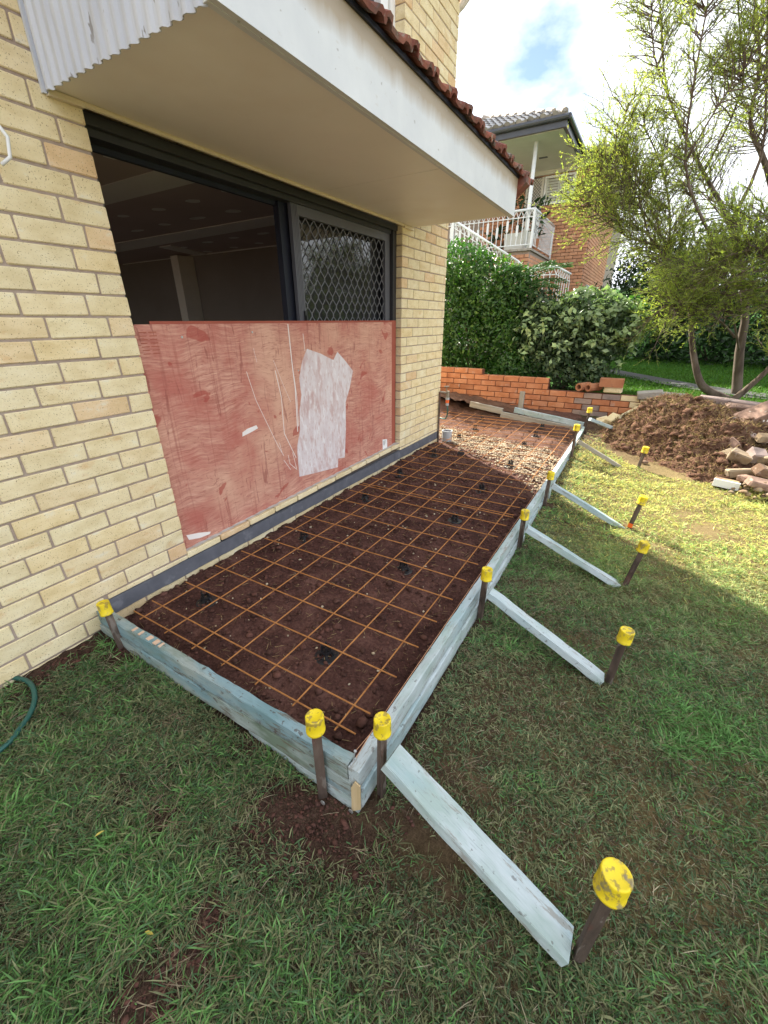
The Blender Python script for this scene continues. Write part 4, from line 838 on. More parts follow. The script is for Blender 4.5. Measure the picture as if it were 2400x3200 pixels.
# ------------------------------------------------------------------ drain pipe, tap, hose
dr = thing('drain_pipe', 'short grey plastic drain pipe with grate at the house corner', 'drain', (-.085, 3.90, -.06))
link('pipe', MB().lathe([(.062, -.03), (.062, .085), (.066, .086), (.066, .10), (.055, .10), (.055, -.03)], 28, (-.075, 3.93, -.02)), 'pvc', dr, smooth=False)
gmb = MB()
for i in range(-4, 5):
    w_ = math.sqrt(max(0, .054**2-(i*.0115)**2)); gmb.box((-.075+i*.0115-.0025, 3.93-w_, .062), (-.075+i*.0115+.0025, 3.93+w_, .072))
link('grate', gmb, 'charcoal_light', dr)
tp = thing('garden_tap', 'garden tap on a thin riser pipe with an orange hose connector', 'tap', (-.13, 3.86, 0))
link('riser', MB().tube([(WX+.016, 3.83, -.08), (WX+.016, 3.815, .56)], .011, 8), 'stake', tp)
link('bracket', MB().tube([(WX+.016, 3.815, .56), (WX+.05, 3.84, .555), (WX+.10, 3.86, .545)], .012, 8).tube([(WX+.10, 3.86, .57), (WX+.10, 3.86, .49)], [.02, .022], 10), 'brass', tp)
link('handle', MB().tube([(WX+.085, 3.85, .57), (WX+.085, 3.85, .62)], .007, 8).tube([(WX+.06, 3.835, .622), (WX+.11, 3.865, .622)], .008, 8), 'brass', tp)
link('connector', MB().lathe([(.018, 0), (.021, .004), (.021, .05), (.016, .055)], 12, (WX+.10, 3.86, .43)), 'orange_plastic', tp)
link('coupling', MB().lathe([(.018, 0), (.022, .004), (.022, .03), (.018, .034)], 12, (WX+.10, 3.86, .465)).lathe([(.014, 0), (.019, .004), (.017, .03)], 12, (WX+.10, 3.86, .40)), 'pvc', tp)
tag(link('hose', MB().tube([(WX+.10, 3.86, .42), (WX+.105, 3.87, .34), (WX+.09, 3.9, .27), (WX+.05, 3.95, .22), (WX-.02, 4.02, .2), (WX-.15, 4.1, .2), (-.6, 4.3, .1), (-1., 4.4, .05)], .009, 8), 'hose', smooth=True), 'green hose hanging from the tap at the house corner', 'hose')
hp = [(-.3, -.66, -.07), (-.23, -.612, -.075), (-.13, -.566, -.075), (-.05, -.565, -.08), (.03, -.59, -.085), (.09, -.632, -.09), (.13, -.675, -.1), (.165, -.72, -.11), (.185, -.775, -.115), (.215, -.85, -.12), (.3, -.95, -.12)]
def smooth_pts(p, k=5):
    out = []
    for i in range(len(p)-1):
        p0, p1, p2, p3 = [np.array(p[max(0, min(len(p)-1, j))]) for j in (i-1, i, i+1, i+2)]
        for s_ in range(k):
            t = s_/k; out.append(tuple(.5*((2*p1)+(-p0+p2)*t+(2*p0-5*p1+4*p2-p3)*t*t+(-p0+3*p1-3*p2+p3)*t**3)))
    return out+[p[-1]]
tag(link('hose', MB().tube(smooth_pts([(x, y, gz(x, y)+.016) for x, y, z in hp]), .0095, 10), 'hose', smooth=True), 'dark green hose curling through the grass at the lower left', 'hose')

# ------------------------------------------------------------------ red retaining wall, loose bricks
YW = 5.9; rw = thing('retaining_wall', 'stepped orange brick retaining wall behind the slab', 'wall', (0, 5.95, 0))
def rtop(x): return .63 if x < -.32 else .547 if x < .70 else .40
RC = .0838; core = MB(); core.box((-3.2, YW+.008, -.3), (-.325, YW+.105, .62)).box((-.325, YW+.008, -.3), (.705, YW+.105, .535)).box((.705, YW+.008, -.3), (2.35, YW+.105, .375))
rwc = link('core', core, 'mortar_dark', rw); nrw = 0; rrest = MB()
for c_ in range(9):
    z = .545-RC*(c_-.5)+0
    top = z+RC/2
    if z < -.2: continue
    x = -3.2+(.118 if c_ % 2 else 0)
    while x < 2.3:
        ln = .2285; e0, e1 = x, x+ln
        lim = -.32 if c_ == 0 else (.70 if c_ in (1, 2) else 2.3)
        if c_ == 0 and e0 > lim-.04: break
        if c_ in (1, 2) and e0 > lim-.05: break
        e1 = min(e1, lim); ln2 = e1-e0
        if ln2 > .03:
            mt = 'brick_red'
            if c_ == 3 and x > 1.15: mt = 'brick_grey'
            elif c_ in (4, 5, 6) and x > 1.0 and random.random() < .3: mt = 'brick_grey'
            if 1.72 < x+ln/2 < 2.3 and c_ in (3, 4): mt = 'brick'
            if x > -1.3:
                place('brick', brick_mesh('red'+mt, ln2, .11, RC-.0105, mt, .004, .0018), rw, ((e0+e1)/2, YW+.055+random.uniform(-.002, .002), z)); nrw += 1
            else:
                vs, fs = cbox(ln2, .11, RC-.0105); rrest.add([(p[0]+(e0+e1)/2, p[1]+YW+.055, p[2]+z) for p in vs], fs)
        x += .239
link('brick_rest', rrest, 'brick_red', rw)['kind'] = 'stuff'
def loose(name, label, loc, size, rot, mat, group='loose bricks and rubble at the soil mound', cat='brick', holes=False):
    m = MB(); rr = random.Random(label); vs, fs = cbox(*size, .009, .011 if mat in ('brick_dirty', 'brick_old', 'concrete') else .003, rr); m.add(vs, fs); me = m.mesh(name); fixn(me)
    o = link(name, me, mat, M4=Matrix.Translation(loc) @ Euler([rad(a) for a in rot]).to_matrix().to_4x4()); return tag(o, label, cat, group)
B3 = (.23, .11, .075)
loose('loose_brick', 'cream brick leaning steeply against the end of the red wall', (1.87, 5.55, .21), B3, (0, -38, 8), 'brick')
loose('loose_brick', 'cream brick standing on end under the leaning cream brick, left of two', (1.66, 5.42, .11), (.11, .2, .12), (18, 12, -20), 'brick')
loose('loose_brick', 'cream brick end-on under the leaning cream brick, right of two', (1.775, 5.38, .10), (.11, .22, .11), (12, 24, 14), 'brick')
loose('loose_brick', 'small cream brick piece at the bottom of the leaning pile', (1.715, 5.33, .035), (.12, .14, .07), (4, 8, 30), 'brick')
loose('loose_brick', 'half hidden cream brick behind the farthest brace board', (1.56, 5.48, .06), (.14, .2, .11), (5, -20, 10), 'brick')
loose('stone_slab', 'pinkish stone slab lying on the wall end beside the cream bricks', (2.03, 5.93, .40), (.3, .16, .1), (0, -6, 4), 'concrete', cat='slab')
loose('stone_slab', 'grey slab leaning off the wall end above the soil mound', (2.08, 5.68, .31), (.34, .06, .12), (10, -32, 8), 'brick_grey', cat='slab')
loose('stone_slab', 'flat pale slab on the wall line behind the mound top', (2.3, 5.95, .40), (.34, .16, .07), (0, 3, -2), 'concrete', cat='slab')
loose('kerb_stone', 'long pinkish-grey kerb stone lying behind the mound at the tree foot', (2.86, 5.6, .40), (.62, .18, .12), (0, 4, -6), 'brick_grey', cat='kerb stone')
loose('broken_tile', 'thin broken terracotta slab on top of the rubble heap', (3.0, 5.3, .415), (.4, .22, .03), (4, 3, 5), 'brick_old', cat='tile')
loose('masonry_chunk', 'big reddish masonry block with white paint spots, tilted on the rubble', (3.03, 4.92, .36), (.52, .24, .2), (14, -28, 18), 'brick_old', cat='masonry')
ch = [o for o in bpy.data.objects if o.name.startswith('masonry_chunk')][0]
for (dx, dz, r_) in ((.05, .03, .022), (.11, -.01, .016), (-.02, -.04, .018), (.15, .05, .012), (.0, .05, .01)):
    m = MB(); m.add([(dx+r_*math.cos(a*.785)*random.uniform(.6, 1.3), -.1275, dz+r_*math.sin(a*.785)*random.uniform(.6, 1.3)) for a in range(8)], [tuple(range(8))])
    o = link('paint_spot', m, 'white_line'); o.parent = ch
RB = [('pale brick half sunk in rubble at the right frame edge', (3.08, 4.5, .26), B3, (10, 6, 30), 'brick_dirty'), ('cream brick on edge in the rubble right of the soil mound', (2.84, 4.03, .16), (.2, .11, .1), (20, 14, -15), 'brick_dirty'),
      ('broken grey brick beside the cream brick on edge', (2.95, 4.05, .18), (.16, .13, .13), (30, 10, 25), 'brick_grey'), ('yellowish brick behind the broken grey one at the frame edge', (3.05, 4.0, .17), B3, (8, -12, -40), 'brick_dirty'),
      ('long flat grey brick under the rubble pile', (2.87, 3.88, .06), (.3, .11, .07), (4, -8, 14), 'brick_dirty'), ('cream brick tilted above the white-painted one', (2.98, 3.74, .12), (.22, .12, .09), (15, 20, 35), 'brick_dirty'),
      ('orange-tan brick at the front of the rubble by the frame edge', (2.95, 3.55, .06), (.26, .13, .08), (6, 10, 12), 'brick_old'), ('brick with one white-painted side lying on the lawn', (2.735, 3.66, .0), (.215, .1, .075), (0, 3, -8), 'brick_dirty'),
      ('dark stone jammed under the tilted masonry block', (3.0, 4.6, .2), (.2, .16, .14), (20, 30, 10), 'brick_grey'), ('reddish brick pressed into the mound side above the rubble', (2.82, 4.3, .2), (.2, .11, .08), (25, 30, 60), 'brick_old'),
      ('flat concrete piece edging the mound near the right rubble', (2.75, 4.12, .13), (.2, .16, .06), (30, -28, 20), 'brick_dirty'), ('small red brick half lying behind the white-painted brick', (2.87, 3.72, .04), (.13, .11, .07), (0, 10, 50), 'brick_old')]
for lb, loc, sz, ro, mt in RB:
    o = loose('loose_brick', lb, loc, tuple(q*.86 for q in sz), ro, mt)
    if 'white-painted side' in lb:
        p_ = link('painted_side', MB().box((-.094, -.06, -.033), (.094, -.044, .033)), 'white'); p_.parent = o
n = 260; x = rng.normal(2.93, .17, n); y = rng.uniform(3.45, 4.9, n); r = np.exp(rng.normal(-3.9, .45, n)).clip(.008, .05)
lumps('rubble_fragments', np.stack([x, y, zg(x, y)+rng.uniform(0, .12, n)*np.clip((x-2.65)*3, 0, 1)+r*.3], -1), r, 'brick_dirty')
# clay pipes and hollow block on the wall
for i, (x, a) in enumerate(((1.19, 12), (1.325, 20))):
    m = MB(); Lp = .24; N_ = 10
    prof = [(.056, -Lp/2), (.056, Lp/2), (.034, Lp/2), (.034, -Lp/2), (.056, -Lp/2)]; m.lathe(prof, N_)
    o = link('clay_pipe', m, 'terracotta', M4=Matrix.Translation((x, 5.94, .455)) @ Matrix.Rotation(rad(a*-1-15), 4, 'Z') @ Matrix.Rotation(rad(90), 4, 'X'))
    tag(o, ['left of two faceted clay pipes lying on the brick wall', 'right of two faceted clay pipes lying on the brick wall'][i], 'clay pipe', 'clay pipes on the wall')
hb = thing('hollow_block', 'long hollow terracotta block resting on a cream brick on the wall', 'block', (1.53, 5.93, .48))
hbm = MB(); Lb, w2, h2 = .30, .085, .055
for (a0, a1, b0, b1) in ((-w2, w2, -h2, -h2+.02), (-w2, w2, h2-.02, h2), (-w2, -w2+.02, -h2+.02, h2-.02), (w2-.02, w2, -h2+.02, h2-.02)): hbm.box((1.54-Lb/2, 5.94+a0, .53+b0), (1.54+Lb/2, 5.94+a1, .53+b1))
link('shell', hbm, 'terracotta', hb)
loose('loose_brick', 'cream brick under the hollow terracotta block on the wall', (1.575, 5.94, .437), (.23, .11, .076), (0, 0, -3), 'brick', group='bricks on the wall')

# ------------------------------------------------------------------ soil mound with rooty turf
xs = np.linspace(1.35, 3.6, 110); ysm = np.linspace(3.55, 5.9, 110); X, Y = np.meshgrid(xs, ysm)
def mz(X, Y):
    h = .40*np.exp(-(((X-2.45)/.52)**2+((Y-5.0)/.66)**2)**1.3)+.22*np.exp(-(((X-2.75)/.36)**2+((Y-4.35)/.5)**2))+.2*np.exp(-(((X-2.0)/.33)**2+((Y-5.0)/.45)**2))+.22*np.exp(-(((X-3.15)/.35)**2+((Y-4.9)/.6)**2))
    return zg(X, Y)-.05+h+(.055*sn(X, Y, 5, 3)+.036*sn(X, Y, 13, 4)+.02*sn(X, Y, 33, 2))*np.clip(h*7, 0, 1)
Z = mz(X, Y); I = np.arange(X.size).reshape(X.shape); F = np.stack([I[:-1, :-1], I[:-1, 1:], I[1:, 1:], I[1:, :-1]], -1).reshape(-1, 4)
tag(npmesh('soil_mound', np.stack([X, Y, Z], -1).reshape(-1, 3), F, 'soil_red', smooth=True), 'mound of dug-out red soil and matted turf right of the slab', 'soil mound')
n = 40000; x = rng.uniform(1.5, 3.5, n); y = rng.uniform(3.6, 5.85, n); hh = mz(x, y)-zg(x, y)
k = (hh > rng.uniform(-.03, .06, n)) & (sn(x, y, 4.5, 6)+.6*sn(x, y, 12, 2) > rng.uniform(-1.8, .3, n)); x, y = x[k], y[k]; n = len(x)
V, F, _ = blades(np.stack([x, y, mz(x, y)+rng.uniform(-.004, .02, n)], -1), rdir(n, .5, 1.7), rng.uniform(.02, .075, n), rng.uniform(.003, .006, n), rng.uniform(-.3, 1., n))
tag(npmesh('turf_roots', V, F, 'mulch'), None, None, kind='stuff')
n = 3600; x = rng.uniform(1.42, 3.4, n); y = rng.uniform(3.5, 5.85, n); r = np.exp(rng.normal(-4.4, .55, n)).clip(.004, .05)
k = (mz(x, y)-zg(x, y) > 0); x, y, r = x[k], y[k], r[k]
lumps('mound_clods', np.stack([x, y, mz(x, y)+r*.2], -1), r, 'soil_red')
n = 700; x = np.concatenate([rng.uniform(bx-br_, bx+br_, 420) for bx, by, br_ in BARE[:9]]); y = np.concatenate([rng.uniform(by-br_, by+br_, 420) for bx, by, br_ in BARE[:9]])
k = ~((x < 1.40) & (y > -.235)) & (x > -.14); x, y = x[k], y[k]; r = np.exp(rng.normal(-5.9, .55, len(x))).clip(.0012, .012)
lumps('loose_soil_crumbs', np.stack([x, y, zg(x, y)+.01*sn(x, y, 5, 0)-.02*np.exp(-(((x-1.3)/.28)**2+((y+.33)/.16)**2))+r*.4], -1), r, 'clod')

# fallen leaves on the lawn
for (x, y, a, lb) in ((1.082, -.768, .3, 'small yellow fallen leaf on the foreground grass'), (.751, -.714, 1.2, 'curled tan fallen leaf on the grass left of the yellow one')):
    m = MB(); m.add([(-.013, 0, .0), (-.005, .004, .003), (.006, .0035, .004), (.014, 0, .002), (.006, -.0035, .005), (-.005, -.004, .004), (0, 0, .0)], [(0, 1, 6), (1, 2, 6), (2, 3, 6), (3, 4, 6), (4, 5, 6), (5, 0, 6)])
    M['leaf_yel'] = M.get('leaf_yel') or surf('yellow_leaf', [(.5, .4, .08), (.55, .45, .12)], rough=.6, bump=0)
    tag(link('fallen_leaf', m, 'leaf_yel', M4=Matrix.Translation((x, y, gz(x, y)+.03)) @ Matrix.Rotation(a, 4, 'Z')), lb, 'leaf')

# ------------------------------------------------------------------ vegetation
def leafcloud(name, P, N, size, asp, mat, parent=None, fold=.25, jitter=.9):
    """diamond leaves folded along the midrib; P points, N preferred normals"""
    n = len(P); nrm = N+rng.normal(size=(n, 3))*jitter; nrm /= np.linalg.norm(nrm, axis=1)[:, None]+1e-9
    d = rng.normal(size=(n, 3))+np.array([0, 0, .25]); d -= nrm*(d*nrm).sum(1)[:, None]; d /= np.linalg.norm(d, axis=1)[:, None]+1e-9
    s = np.cross(nrm, d); L = (size*rng.uniform(.6, 1.25, n))[:, None]; w = L*asp
    a = P-d*L*.5; b = P+d*L*.5
    V = np.stack([a, P+d*L*.05+s*w*.5+nrm*w*fold, b, P+d*L*.05-s*w*.5+nrm*w*fold], 1).reshape(-1, 3)
    o = (np.arange(n)*4)[:, None]; F = np.concatenate([o+np.array([[0, 1, 2]]), o+np.array([[0, 2, 3]])], 0)
    return npmesh(name, V, F, mat, parent)
def blob_points(n, blobs, depth=.35):
    """points through the outer shell of a union of ellipsoids, thinned by clump noise"""
    out, nor = [], []; tot = sum(b[3]*b[4]+b[4]*b[5]+b[3]*b[5] for b in blobs)
    for (cx, cy, cz_, rx, ry, rz) in blobs:
        k = int(n*(rx*ry+ry*rz+rx*rz)/tot); d = rng.normal(size=(k, 3)); d /= np.linalg.norm(d, axis=1)[:, None]
        rad_ = (1-depth*rng.uniform(0, 1, k)**1.6)[:, None]*(1+.16*sn(d[:, 0]*3+cx, d[:, 1]*3+d[:, 2]*2.3+cy, 1.7, 1)+.1*sn(d[:, 0]*7, d[:, 2]*7+d[:, 1]*5, 1.5, 3))[:, None]
        out.append(np.array([cx, cy, cz_])+d*rad_*np.array([rx, ry, rz])); nor.append(d)
    return np.concatenate(out), np.concatenate(nor)
def stems(par, base, tips, r0, mat='bark'):
    m = MB()
    for tpt in tips:
        b = Vector(base)+Vector((random.uniform(-.12, .12), random.uniform(-.1, .1), 0)); tv = Vector(tpt); mid = b.lerp(tv, .5)+Vector((random.uniform(-.12, .12), random.uniform(-.1, .1), .05))
        m.tube([b, b.lerp(mid, .6)+Vector((random.uniform(-.03, .03), 0, 0)), mid, tv], [r0, r0*.8, r0*.6, r0*.25], 6)
    return link('trunk', m, mat, par)
def bush(name, label, cat, base, n, blobs, size, asp, mat, depth=.35, jitter=.9, group=None, tips=6, young=None):
    t_ = thing(name, label, cat, base, group)
    P, N = blob_points(n, blobs, depth); leafcloud('crown', P, N, size, asp, mat, t_, jitter=jitter)
    if young:
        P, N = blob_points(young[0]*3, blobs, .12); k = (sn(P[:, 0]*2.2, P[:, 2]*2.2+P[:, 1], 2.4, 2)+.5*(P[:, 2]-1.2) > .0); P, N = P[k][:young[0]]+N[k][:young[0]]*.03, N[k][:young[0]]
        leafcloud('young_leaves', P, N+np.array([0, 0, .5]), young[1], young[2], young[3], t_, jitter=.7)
    stems(t_, base, [(b[0]+random.uniform(-.2, .2), b[1], b[2]+.1) for b in blobs[:tips]], .025)
    return t_
zu = .31
bush('hedge', 'tall glossy dark green hedge behind the left end of the red wall', 'hedge', (-.8, 6.9, zu), 26000,
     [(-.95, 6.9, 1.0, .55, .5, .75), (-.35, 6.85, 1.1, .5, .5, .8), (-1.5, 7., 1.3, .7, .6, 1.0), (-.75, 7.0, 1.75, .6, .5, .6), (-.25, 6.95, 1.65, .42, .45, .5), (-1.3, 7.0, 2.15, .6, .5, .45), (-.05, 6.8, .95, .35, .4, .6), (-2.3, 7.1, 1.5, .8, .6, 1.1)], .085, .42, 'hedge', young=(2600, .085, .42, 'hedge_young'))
bush('shrub', 'rounded shrub with pale grey-green leaves beside the clay pipes', 'shrub', (.75, 6.75, zu), 8500,
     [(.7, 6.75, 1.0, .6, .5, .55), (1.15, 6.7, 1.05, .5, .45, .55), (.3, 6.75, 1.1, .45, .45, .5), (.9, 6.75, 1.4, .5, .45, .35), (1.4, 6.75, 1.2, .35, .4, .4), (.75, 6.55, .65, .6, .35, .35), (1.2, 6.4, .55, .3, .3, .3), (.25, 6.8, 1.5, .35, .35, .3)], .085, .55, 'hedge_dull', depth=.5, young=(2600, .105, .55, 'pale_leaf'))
bush('shrub', 'small low green bush in the gap between hedge and pale shrub', 'shrub', (.02, 6.5, zu), 1500, [(.0, 6.45, .62, .3, .25, .25), (.25, 6.5, .55, .25, .25, .22)], .07, .5, 'hedge')
bush('shrub', 'dark bush below the neighbour house window behind the pale shrub', 'shrub', (.9, 8.6, zu), 3000, [(.6, 8.7, 1.25, .6, .5, .65), (1.3, 8.8, 1.2, .6, .5, .6)], .09, .4, 'hedge')
bush('hedge', 'dark background hedge beyond the back lawn under the trees', 'hedge', (3.2, 12.2, zu), 12000,
     [(1.6, 12.2, 1.1, 1.0, .7, 1.1), (2.7, 12.0, 1.0, .9, .7, .9), (3.9, 11.8, 1.2, 1.1, .7, 1.1), (5.2, 11.3, 1.2, 1.1, .7, 1.1), (2.2, 12.3, 1.9, 1.2, .7, .7), (4.2, 12., 2.1, 1.3, .7, .8), (6.5, 10.6, 1.4, 1.1, .8, 1.3)], .14, .5, 'far_leaf', depth=.5)
bush('conifer', 'tall dark evergreen between the neighbour house and the feathery tree', 'tree', (1.0, 15.5, .8), 9000,
     [(1.3, 16, 2.0, 1.2, .9, 1.6), (1.5, 16.2, 2.6, 1.0, .8, 1.0), (2.8, 15.5, 2.2, 1.3, .9, 1.7), (4.4, 15, 2.0, 1.6, .9, 1.5), (2.2, 16.2, 2.6, .9, .8, .9)], .17, .35, 'far_leaf', depth=.5)
# fern fronds over the hedge
fr = thing('fern', 'feathery pale fern fronds reaching right over the hedge top', 'fern', (-.35, 7.1, zu)); fv = MB(); lp, ld = [], []
for (ex, ey, ez, sx, sz) in ((.62, 6.7, 2.02, -.5, 1.75), (.5, 6.6, 1.72, -.4, 1.65), (.15, 6.5, 1.62, -.55, 1.6), (.55, 6.9, 1.82, -.45, 1.7), (-.1, 6.6, 2.02, -.7, 1.7), (.3, 7.1, 2.1, -.5, 1.75)):
    a, b = np.array([sx, 6.9, sz]), np.array([ex, ey, ez]); pts = []
    for i in range(9):
        u = i/8; p = a*(1-u)+b*u; p = p+np.array([0, 0, .16*math.sin(u*2.6)]); pts.append(tuple(p))
    fv.tube(pts, [.008-.0007*i for i in range(9)], 5)
    for i in range(70):
        u = .15+.85*i/70; f = u*8; j = min(7, int(f)); p = np.array(pts[j])*(1-(f-j))+np.array(pts[j+1])*(f-j); d = b-a; d /= np.linalg.norm(d)
        for sg in (-1, 1):
            sd = np.cross(d, [0, 0, 1.]); w = .17*math.sin(min(1, (1-u)*1.4+.12)*1.57)
            for q in range(3): lp.append(p+sd*sg*w*(q+.5)/3+np.array([0, 0, -.02*q])); ld.append(sd*sg*.75+d*.55+rng.normal(size=3)*.15)
link('stem', fv, 'bark', fr); lp, ld = np.array(lp), np.array(ld); ld /= np.linalg.norm(ld, axis=1)[:, None]
V, F, _ = blades(lp, ld, np.full(len(lp), .075), np.full(len(lp), .011), np.full(len(lp), .15)); npmesh('crown', V, F, 'fern', fr)
# feathery trees
def tree(name, label, base, limbs, n_sub, leaf_mat, leaf_n, seed, crown_len=(.5, 1.1), droop=.1, leafL=(.03, .06), leafW=(.005, .009), dens=lambda p: 1.):
    rr = random.Random(seed); t_ = thing(name, label, 'tree', base, 'feathery trees behind the soil mound'); tr = MB(); tw = MB(); tips = []
    def wob(a, b, k, amt):
        pts = []
        for i in range(k+1):
            p = a.lerp(b, i/k)
            if 0 < i < k: p += Vector((rr.uniform(-amt, amt), rr.uniform(-amt, amt), rr.uniform(-amt, amt)))
            pts.append(p)
        return pts
    segs = []
    for pts, r0, r1, leafy in limbs:
        pts = [Vector(p) for p in smooth_pts(pts, 3)]; k = len(pts)
        tr.tube(pts, [r1+(r0-r1)*(1-i/(k-1))**1.7 for i in range(k)], 8)
        for i in range(k-1): segs.append((pts[i], pts[i+1], (i+.5)/k, leafy))
    leafy = [s for s in segs if s[3] and s[2] > s[3]]
    Pts, Dirs = [], []
    for _ in range(n_sub):
        a, b, u, _l = rr.choice(leafy); p = a.lerp(b, rr.random()); d = (b-a).normalized()
        sd = Vector((rr.gauss(0, 1), rr.gauss(0, .7), rr.gauss(.25, .7))); sd = (sd-d*sd.dot(d)).normalized(); dd = (d*.75+sd*.85).normalized(); Lg = rr.uniform(*crown_len)
        e = p+dd*Lg; e.z -= droop*Lg; pts = wob(p, e, 4, .05*Lg); tw.tube(pts, [.009, .007, .005, .004, .0025], 4, caps=False)
        if rr.random() > dens(e): continue
        for q in range(9):
            f = rr.uniform(.2, 1)*4; j = min(3, int(f)); pp = pts[j].lerp(pts[j+1], f-j); s3 = Vector((rr.gauss(0, 1), rr.gauss(0, 1), rr.gauss(.15, .8))).normalized()
            d3 = (dd*.8+s3*.7).normalized(); L3 = rr.uniform(.14, .34); e3 = pp+d3*L3; e3.z -= droop*.4*L3; tw.tube([pp, (pp+e3)/2+Vector((0, 0, .01)), e3], [.003, .0022, .0012], 3, caps=False)
            for z_ in range(leaf_n):
                w = rr.random(); Pts.append(pp.lerp(e3, .1+.9*w)); g = Vector((rr.gauss(0, 1), rr.gauss(0, 1), rr.gauss(0, 1))).normalized(); Dirs.append((d3*.9+g*.6+Vector((0, 0, .1))).normalized())
    link('trunk', tr, 'bark', t_, smooth=True, fix=False); link('branch', tw, 'bark', t_, fix=False)
    P = np.array([tuple(p) for p in Pts]); D = np.array([tuple(p) for p in Dirs]); n = len(P)
    V, F, _ = blades(P, D, rng.uniform(*leafL, n), rng.uniform(*leafW, n), np.full(n, .1)); npmesh('crown', V, F, leaf_mat, t_)
    return t_
T1 = [(3.05, 6.7, .28), (2.72, 6.7, .42), (2.56, 6.7, .62), (2.38, 6.8, 1.08), (2.26, 6.9, 1.49), (1.98, 7.1, 1.95), (1.84, 7.1, 2.26), (1.72, 7.2, 2.75), (1.49, 7.2, 3.27), (1.18, 7.2, 3.74)]
T2 = [(3.17, 7.2, .24), (3.02, 7.2, .9), (2.91, 7.2, 1.52), (2.47, 7.3, 2.51), (2.02, 7.4, 3.15), (1.39, 7.5, 4.09), (1.12, 7.5, 4.88), (.91, 7.5, 5.55)]
L3 = [(2.82, 7.2, 1.72), (2.22, 7., 2.43), (1.78, 6.9, 3.18), (1.65, 6.8, 4.29), (1.63, 6.8, 4.62), (1.51, 6.8, 5.17)]
L4 = [(1.98, 7.1, 1.95), (1.78, 7., 2.23), (1.28, 6.9, 2.41), (.86, 6.8, 2.7), (.7, 6.8, 2.85)]
L5 = [(1.84, 7.1, 2.26), (1.59, 7., 2.35), (1.31, 6.9, 2.89), (1.09, 6.8, 3.08), (.85, 6.8, 3.38)]
L6 = [(2.47, 7.3, 2.51), (2.6, 7.3, 3.2), (2.4, 7.2, 4.0), (2.2, 7.2, 4.7), (2.0, 7.2, 5.4)]
L11 = [(1.84, 7.1, 2.26), (1.5, 6.9, 2.6), (1.15, 6.8, 2.95), (.8, 6.7, 3.15)]
L12 = [(2.1, 7., 1.7), (1.75, 6.9, 2.2), (1.4, 6.8, 2.5), (1.05, 6.8, 2.65)]
L13 = [(1.72, 7.2, 2.75), (1.3, 7.1, 3.0), (1.0, 7., 3.4), (.95, 7., 3.9)]
L7 = [(2.26, 6.9, 1.49), (1.9, 6.7, 1.75), (1.5, 6.5, 1.9), (1.15, 6.5, 2.1)]
L16 = [(2.02, 7.4, 3.15), (2.2, 7.2, 3.9), (1.95, 7.1, 4.6), (1.8, 7., 5.3)]
L17 = [(1.39, 7.5, 4.09), (1.15, 7.3, 4.45), (1.0, 7.2, 5.0), (1.1, 7.2, 5.5)]
L18 = [(1.78, 6.9, 3.18), (2.0, 6.8, 3.7), (2.3, 6.8, 4.3), (2.3, 6.8, 5.)]
tree('feathery_tree', 'feathery olive-green tree with curved trunks rising behind the soil mound', (3.05, 6.8, zu),
     [(T1, .062, .008, .4), (T2, .07, .008, .45), (L3, .026, .006, .25), (L4, .02, .005, .2), (L5, .02, .005, .2), (L6, .024, .006, .2), (L11, .016, .005, .2), (L12, .014, .005, .2), (L13, .016, .005, .2), (L16, .016, .005, .2), (L17, .012, .004, .2), (L18, .014, .004, .2)], 640, 'feather', 17, 3, crown_len=(.25, .62), droop=.05, leafL=(.022, .05), leafW=(.0035, .0065))
T3 = [(2.96, 6.4, .28), (3.1, 6.4, .48), (3.29, 6.4, .84), (3.4, 6.5, 1.32), (3.3, 6.5, 1.8)]
L8 = [(2.91, 7.2, 1.1), (2.6, 6.9, 1.35), (2.2, 6.6, 1.5), (1.95, 6.4, 1.5)]
L9 = [(3.02, 7.2, .9), (2.8, 6.8, 1.3), (2.55, 6.5, 1.75), (2.3, 6.4, 2.0)]
L14 = [(2.91, 7.2, 1.4), (2.6, 7.0, 1.8), (2.3, 6.8, 2.0), (2.0, 6.7, 1.95)]
L15 = [(3.3, 6.5, 1.6), (3.2, 6.3, 2.0), (2.9, 6.2, 2.3), (2.6, 6.3, 2.35)]
L10 = [(3.4, 6.5, 1.32), (3.1, 6.3, 1.7), (2.8, 6.2, 2.0), (2.6, 6.2, 2.1)]
tree('feathery_tree', 'lower fresh green feathery tree leaning right beside the kerb stone', (3.0, 6.45, zu), [(T3, .05, .015, .4), (L8, .018, .005, .15), (L9, .018, .005, .3), (L10, .02, .005, .1), (L14, .018, .005, .2), (L15, .018, .005, .2)], 330, 'feather_green', 15, 5, crown_len=(.3, .7), droop=.3, leafL=(.025, .055), leafW=(.004, .0075))
R1 = [(3.96, 8.2, .3), (3.31, 8.2, 2.17), (2.79, 8.2, 3.26), (2.44, 8.2, 3.82), (2.37, 8.2, 4.43), (2.12, 8.2, 5.11), (1.91, 8.2, 5.9)]
R2 = [(2.79, 8.2, 3.26), (2.8, 8.1, 4.0), (2.65, 8.1, 4.8), (2.5, 8.0, 5.5), (2.4, 8., 6.2)]
R3 = [(3.31, 8.2, 2.17), (3.5, 8.2, 3.1), (3.2, 8.3, 4.2), (3.1, 8.3, 5.2), (2.9, 8.2, 6.2)]
R4 = [(3.31, 8.2, 2.17), (2.7, 8., 2.5), (2.2, 7.9, 2.9), (1.9, 7.9, 3.5)]
tree('feathery_tree', 'tall sparse tree with thin bare branches at the top right', (3.96, 8.2, zu), [(R1, .065, .01, .35), (R2, .025, .007, .15), (R3, .03, .008, .2), (R4, .02, .006, .2)], 330, 'feather', 5, 9, crown_len=(.5, 1.1), droop=.1, leafL=(.02, .045), leafW=(.0035, .0065))

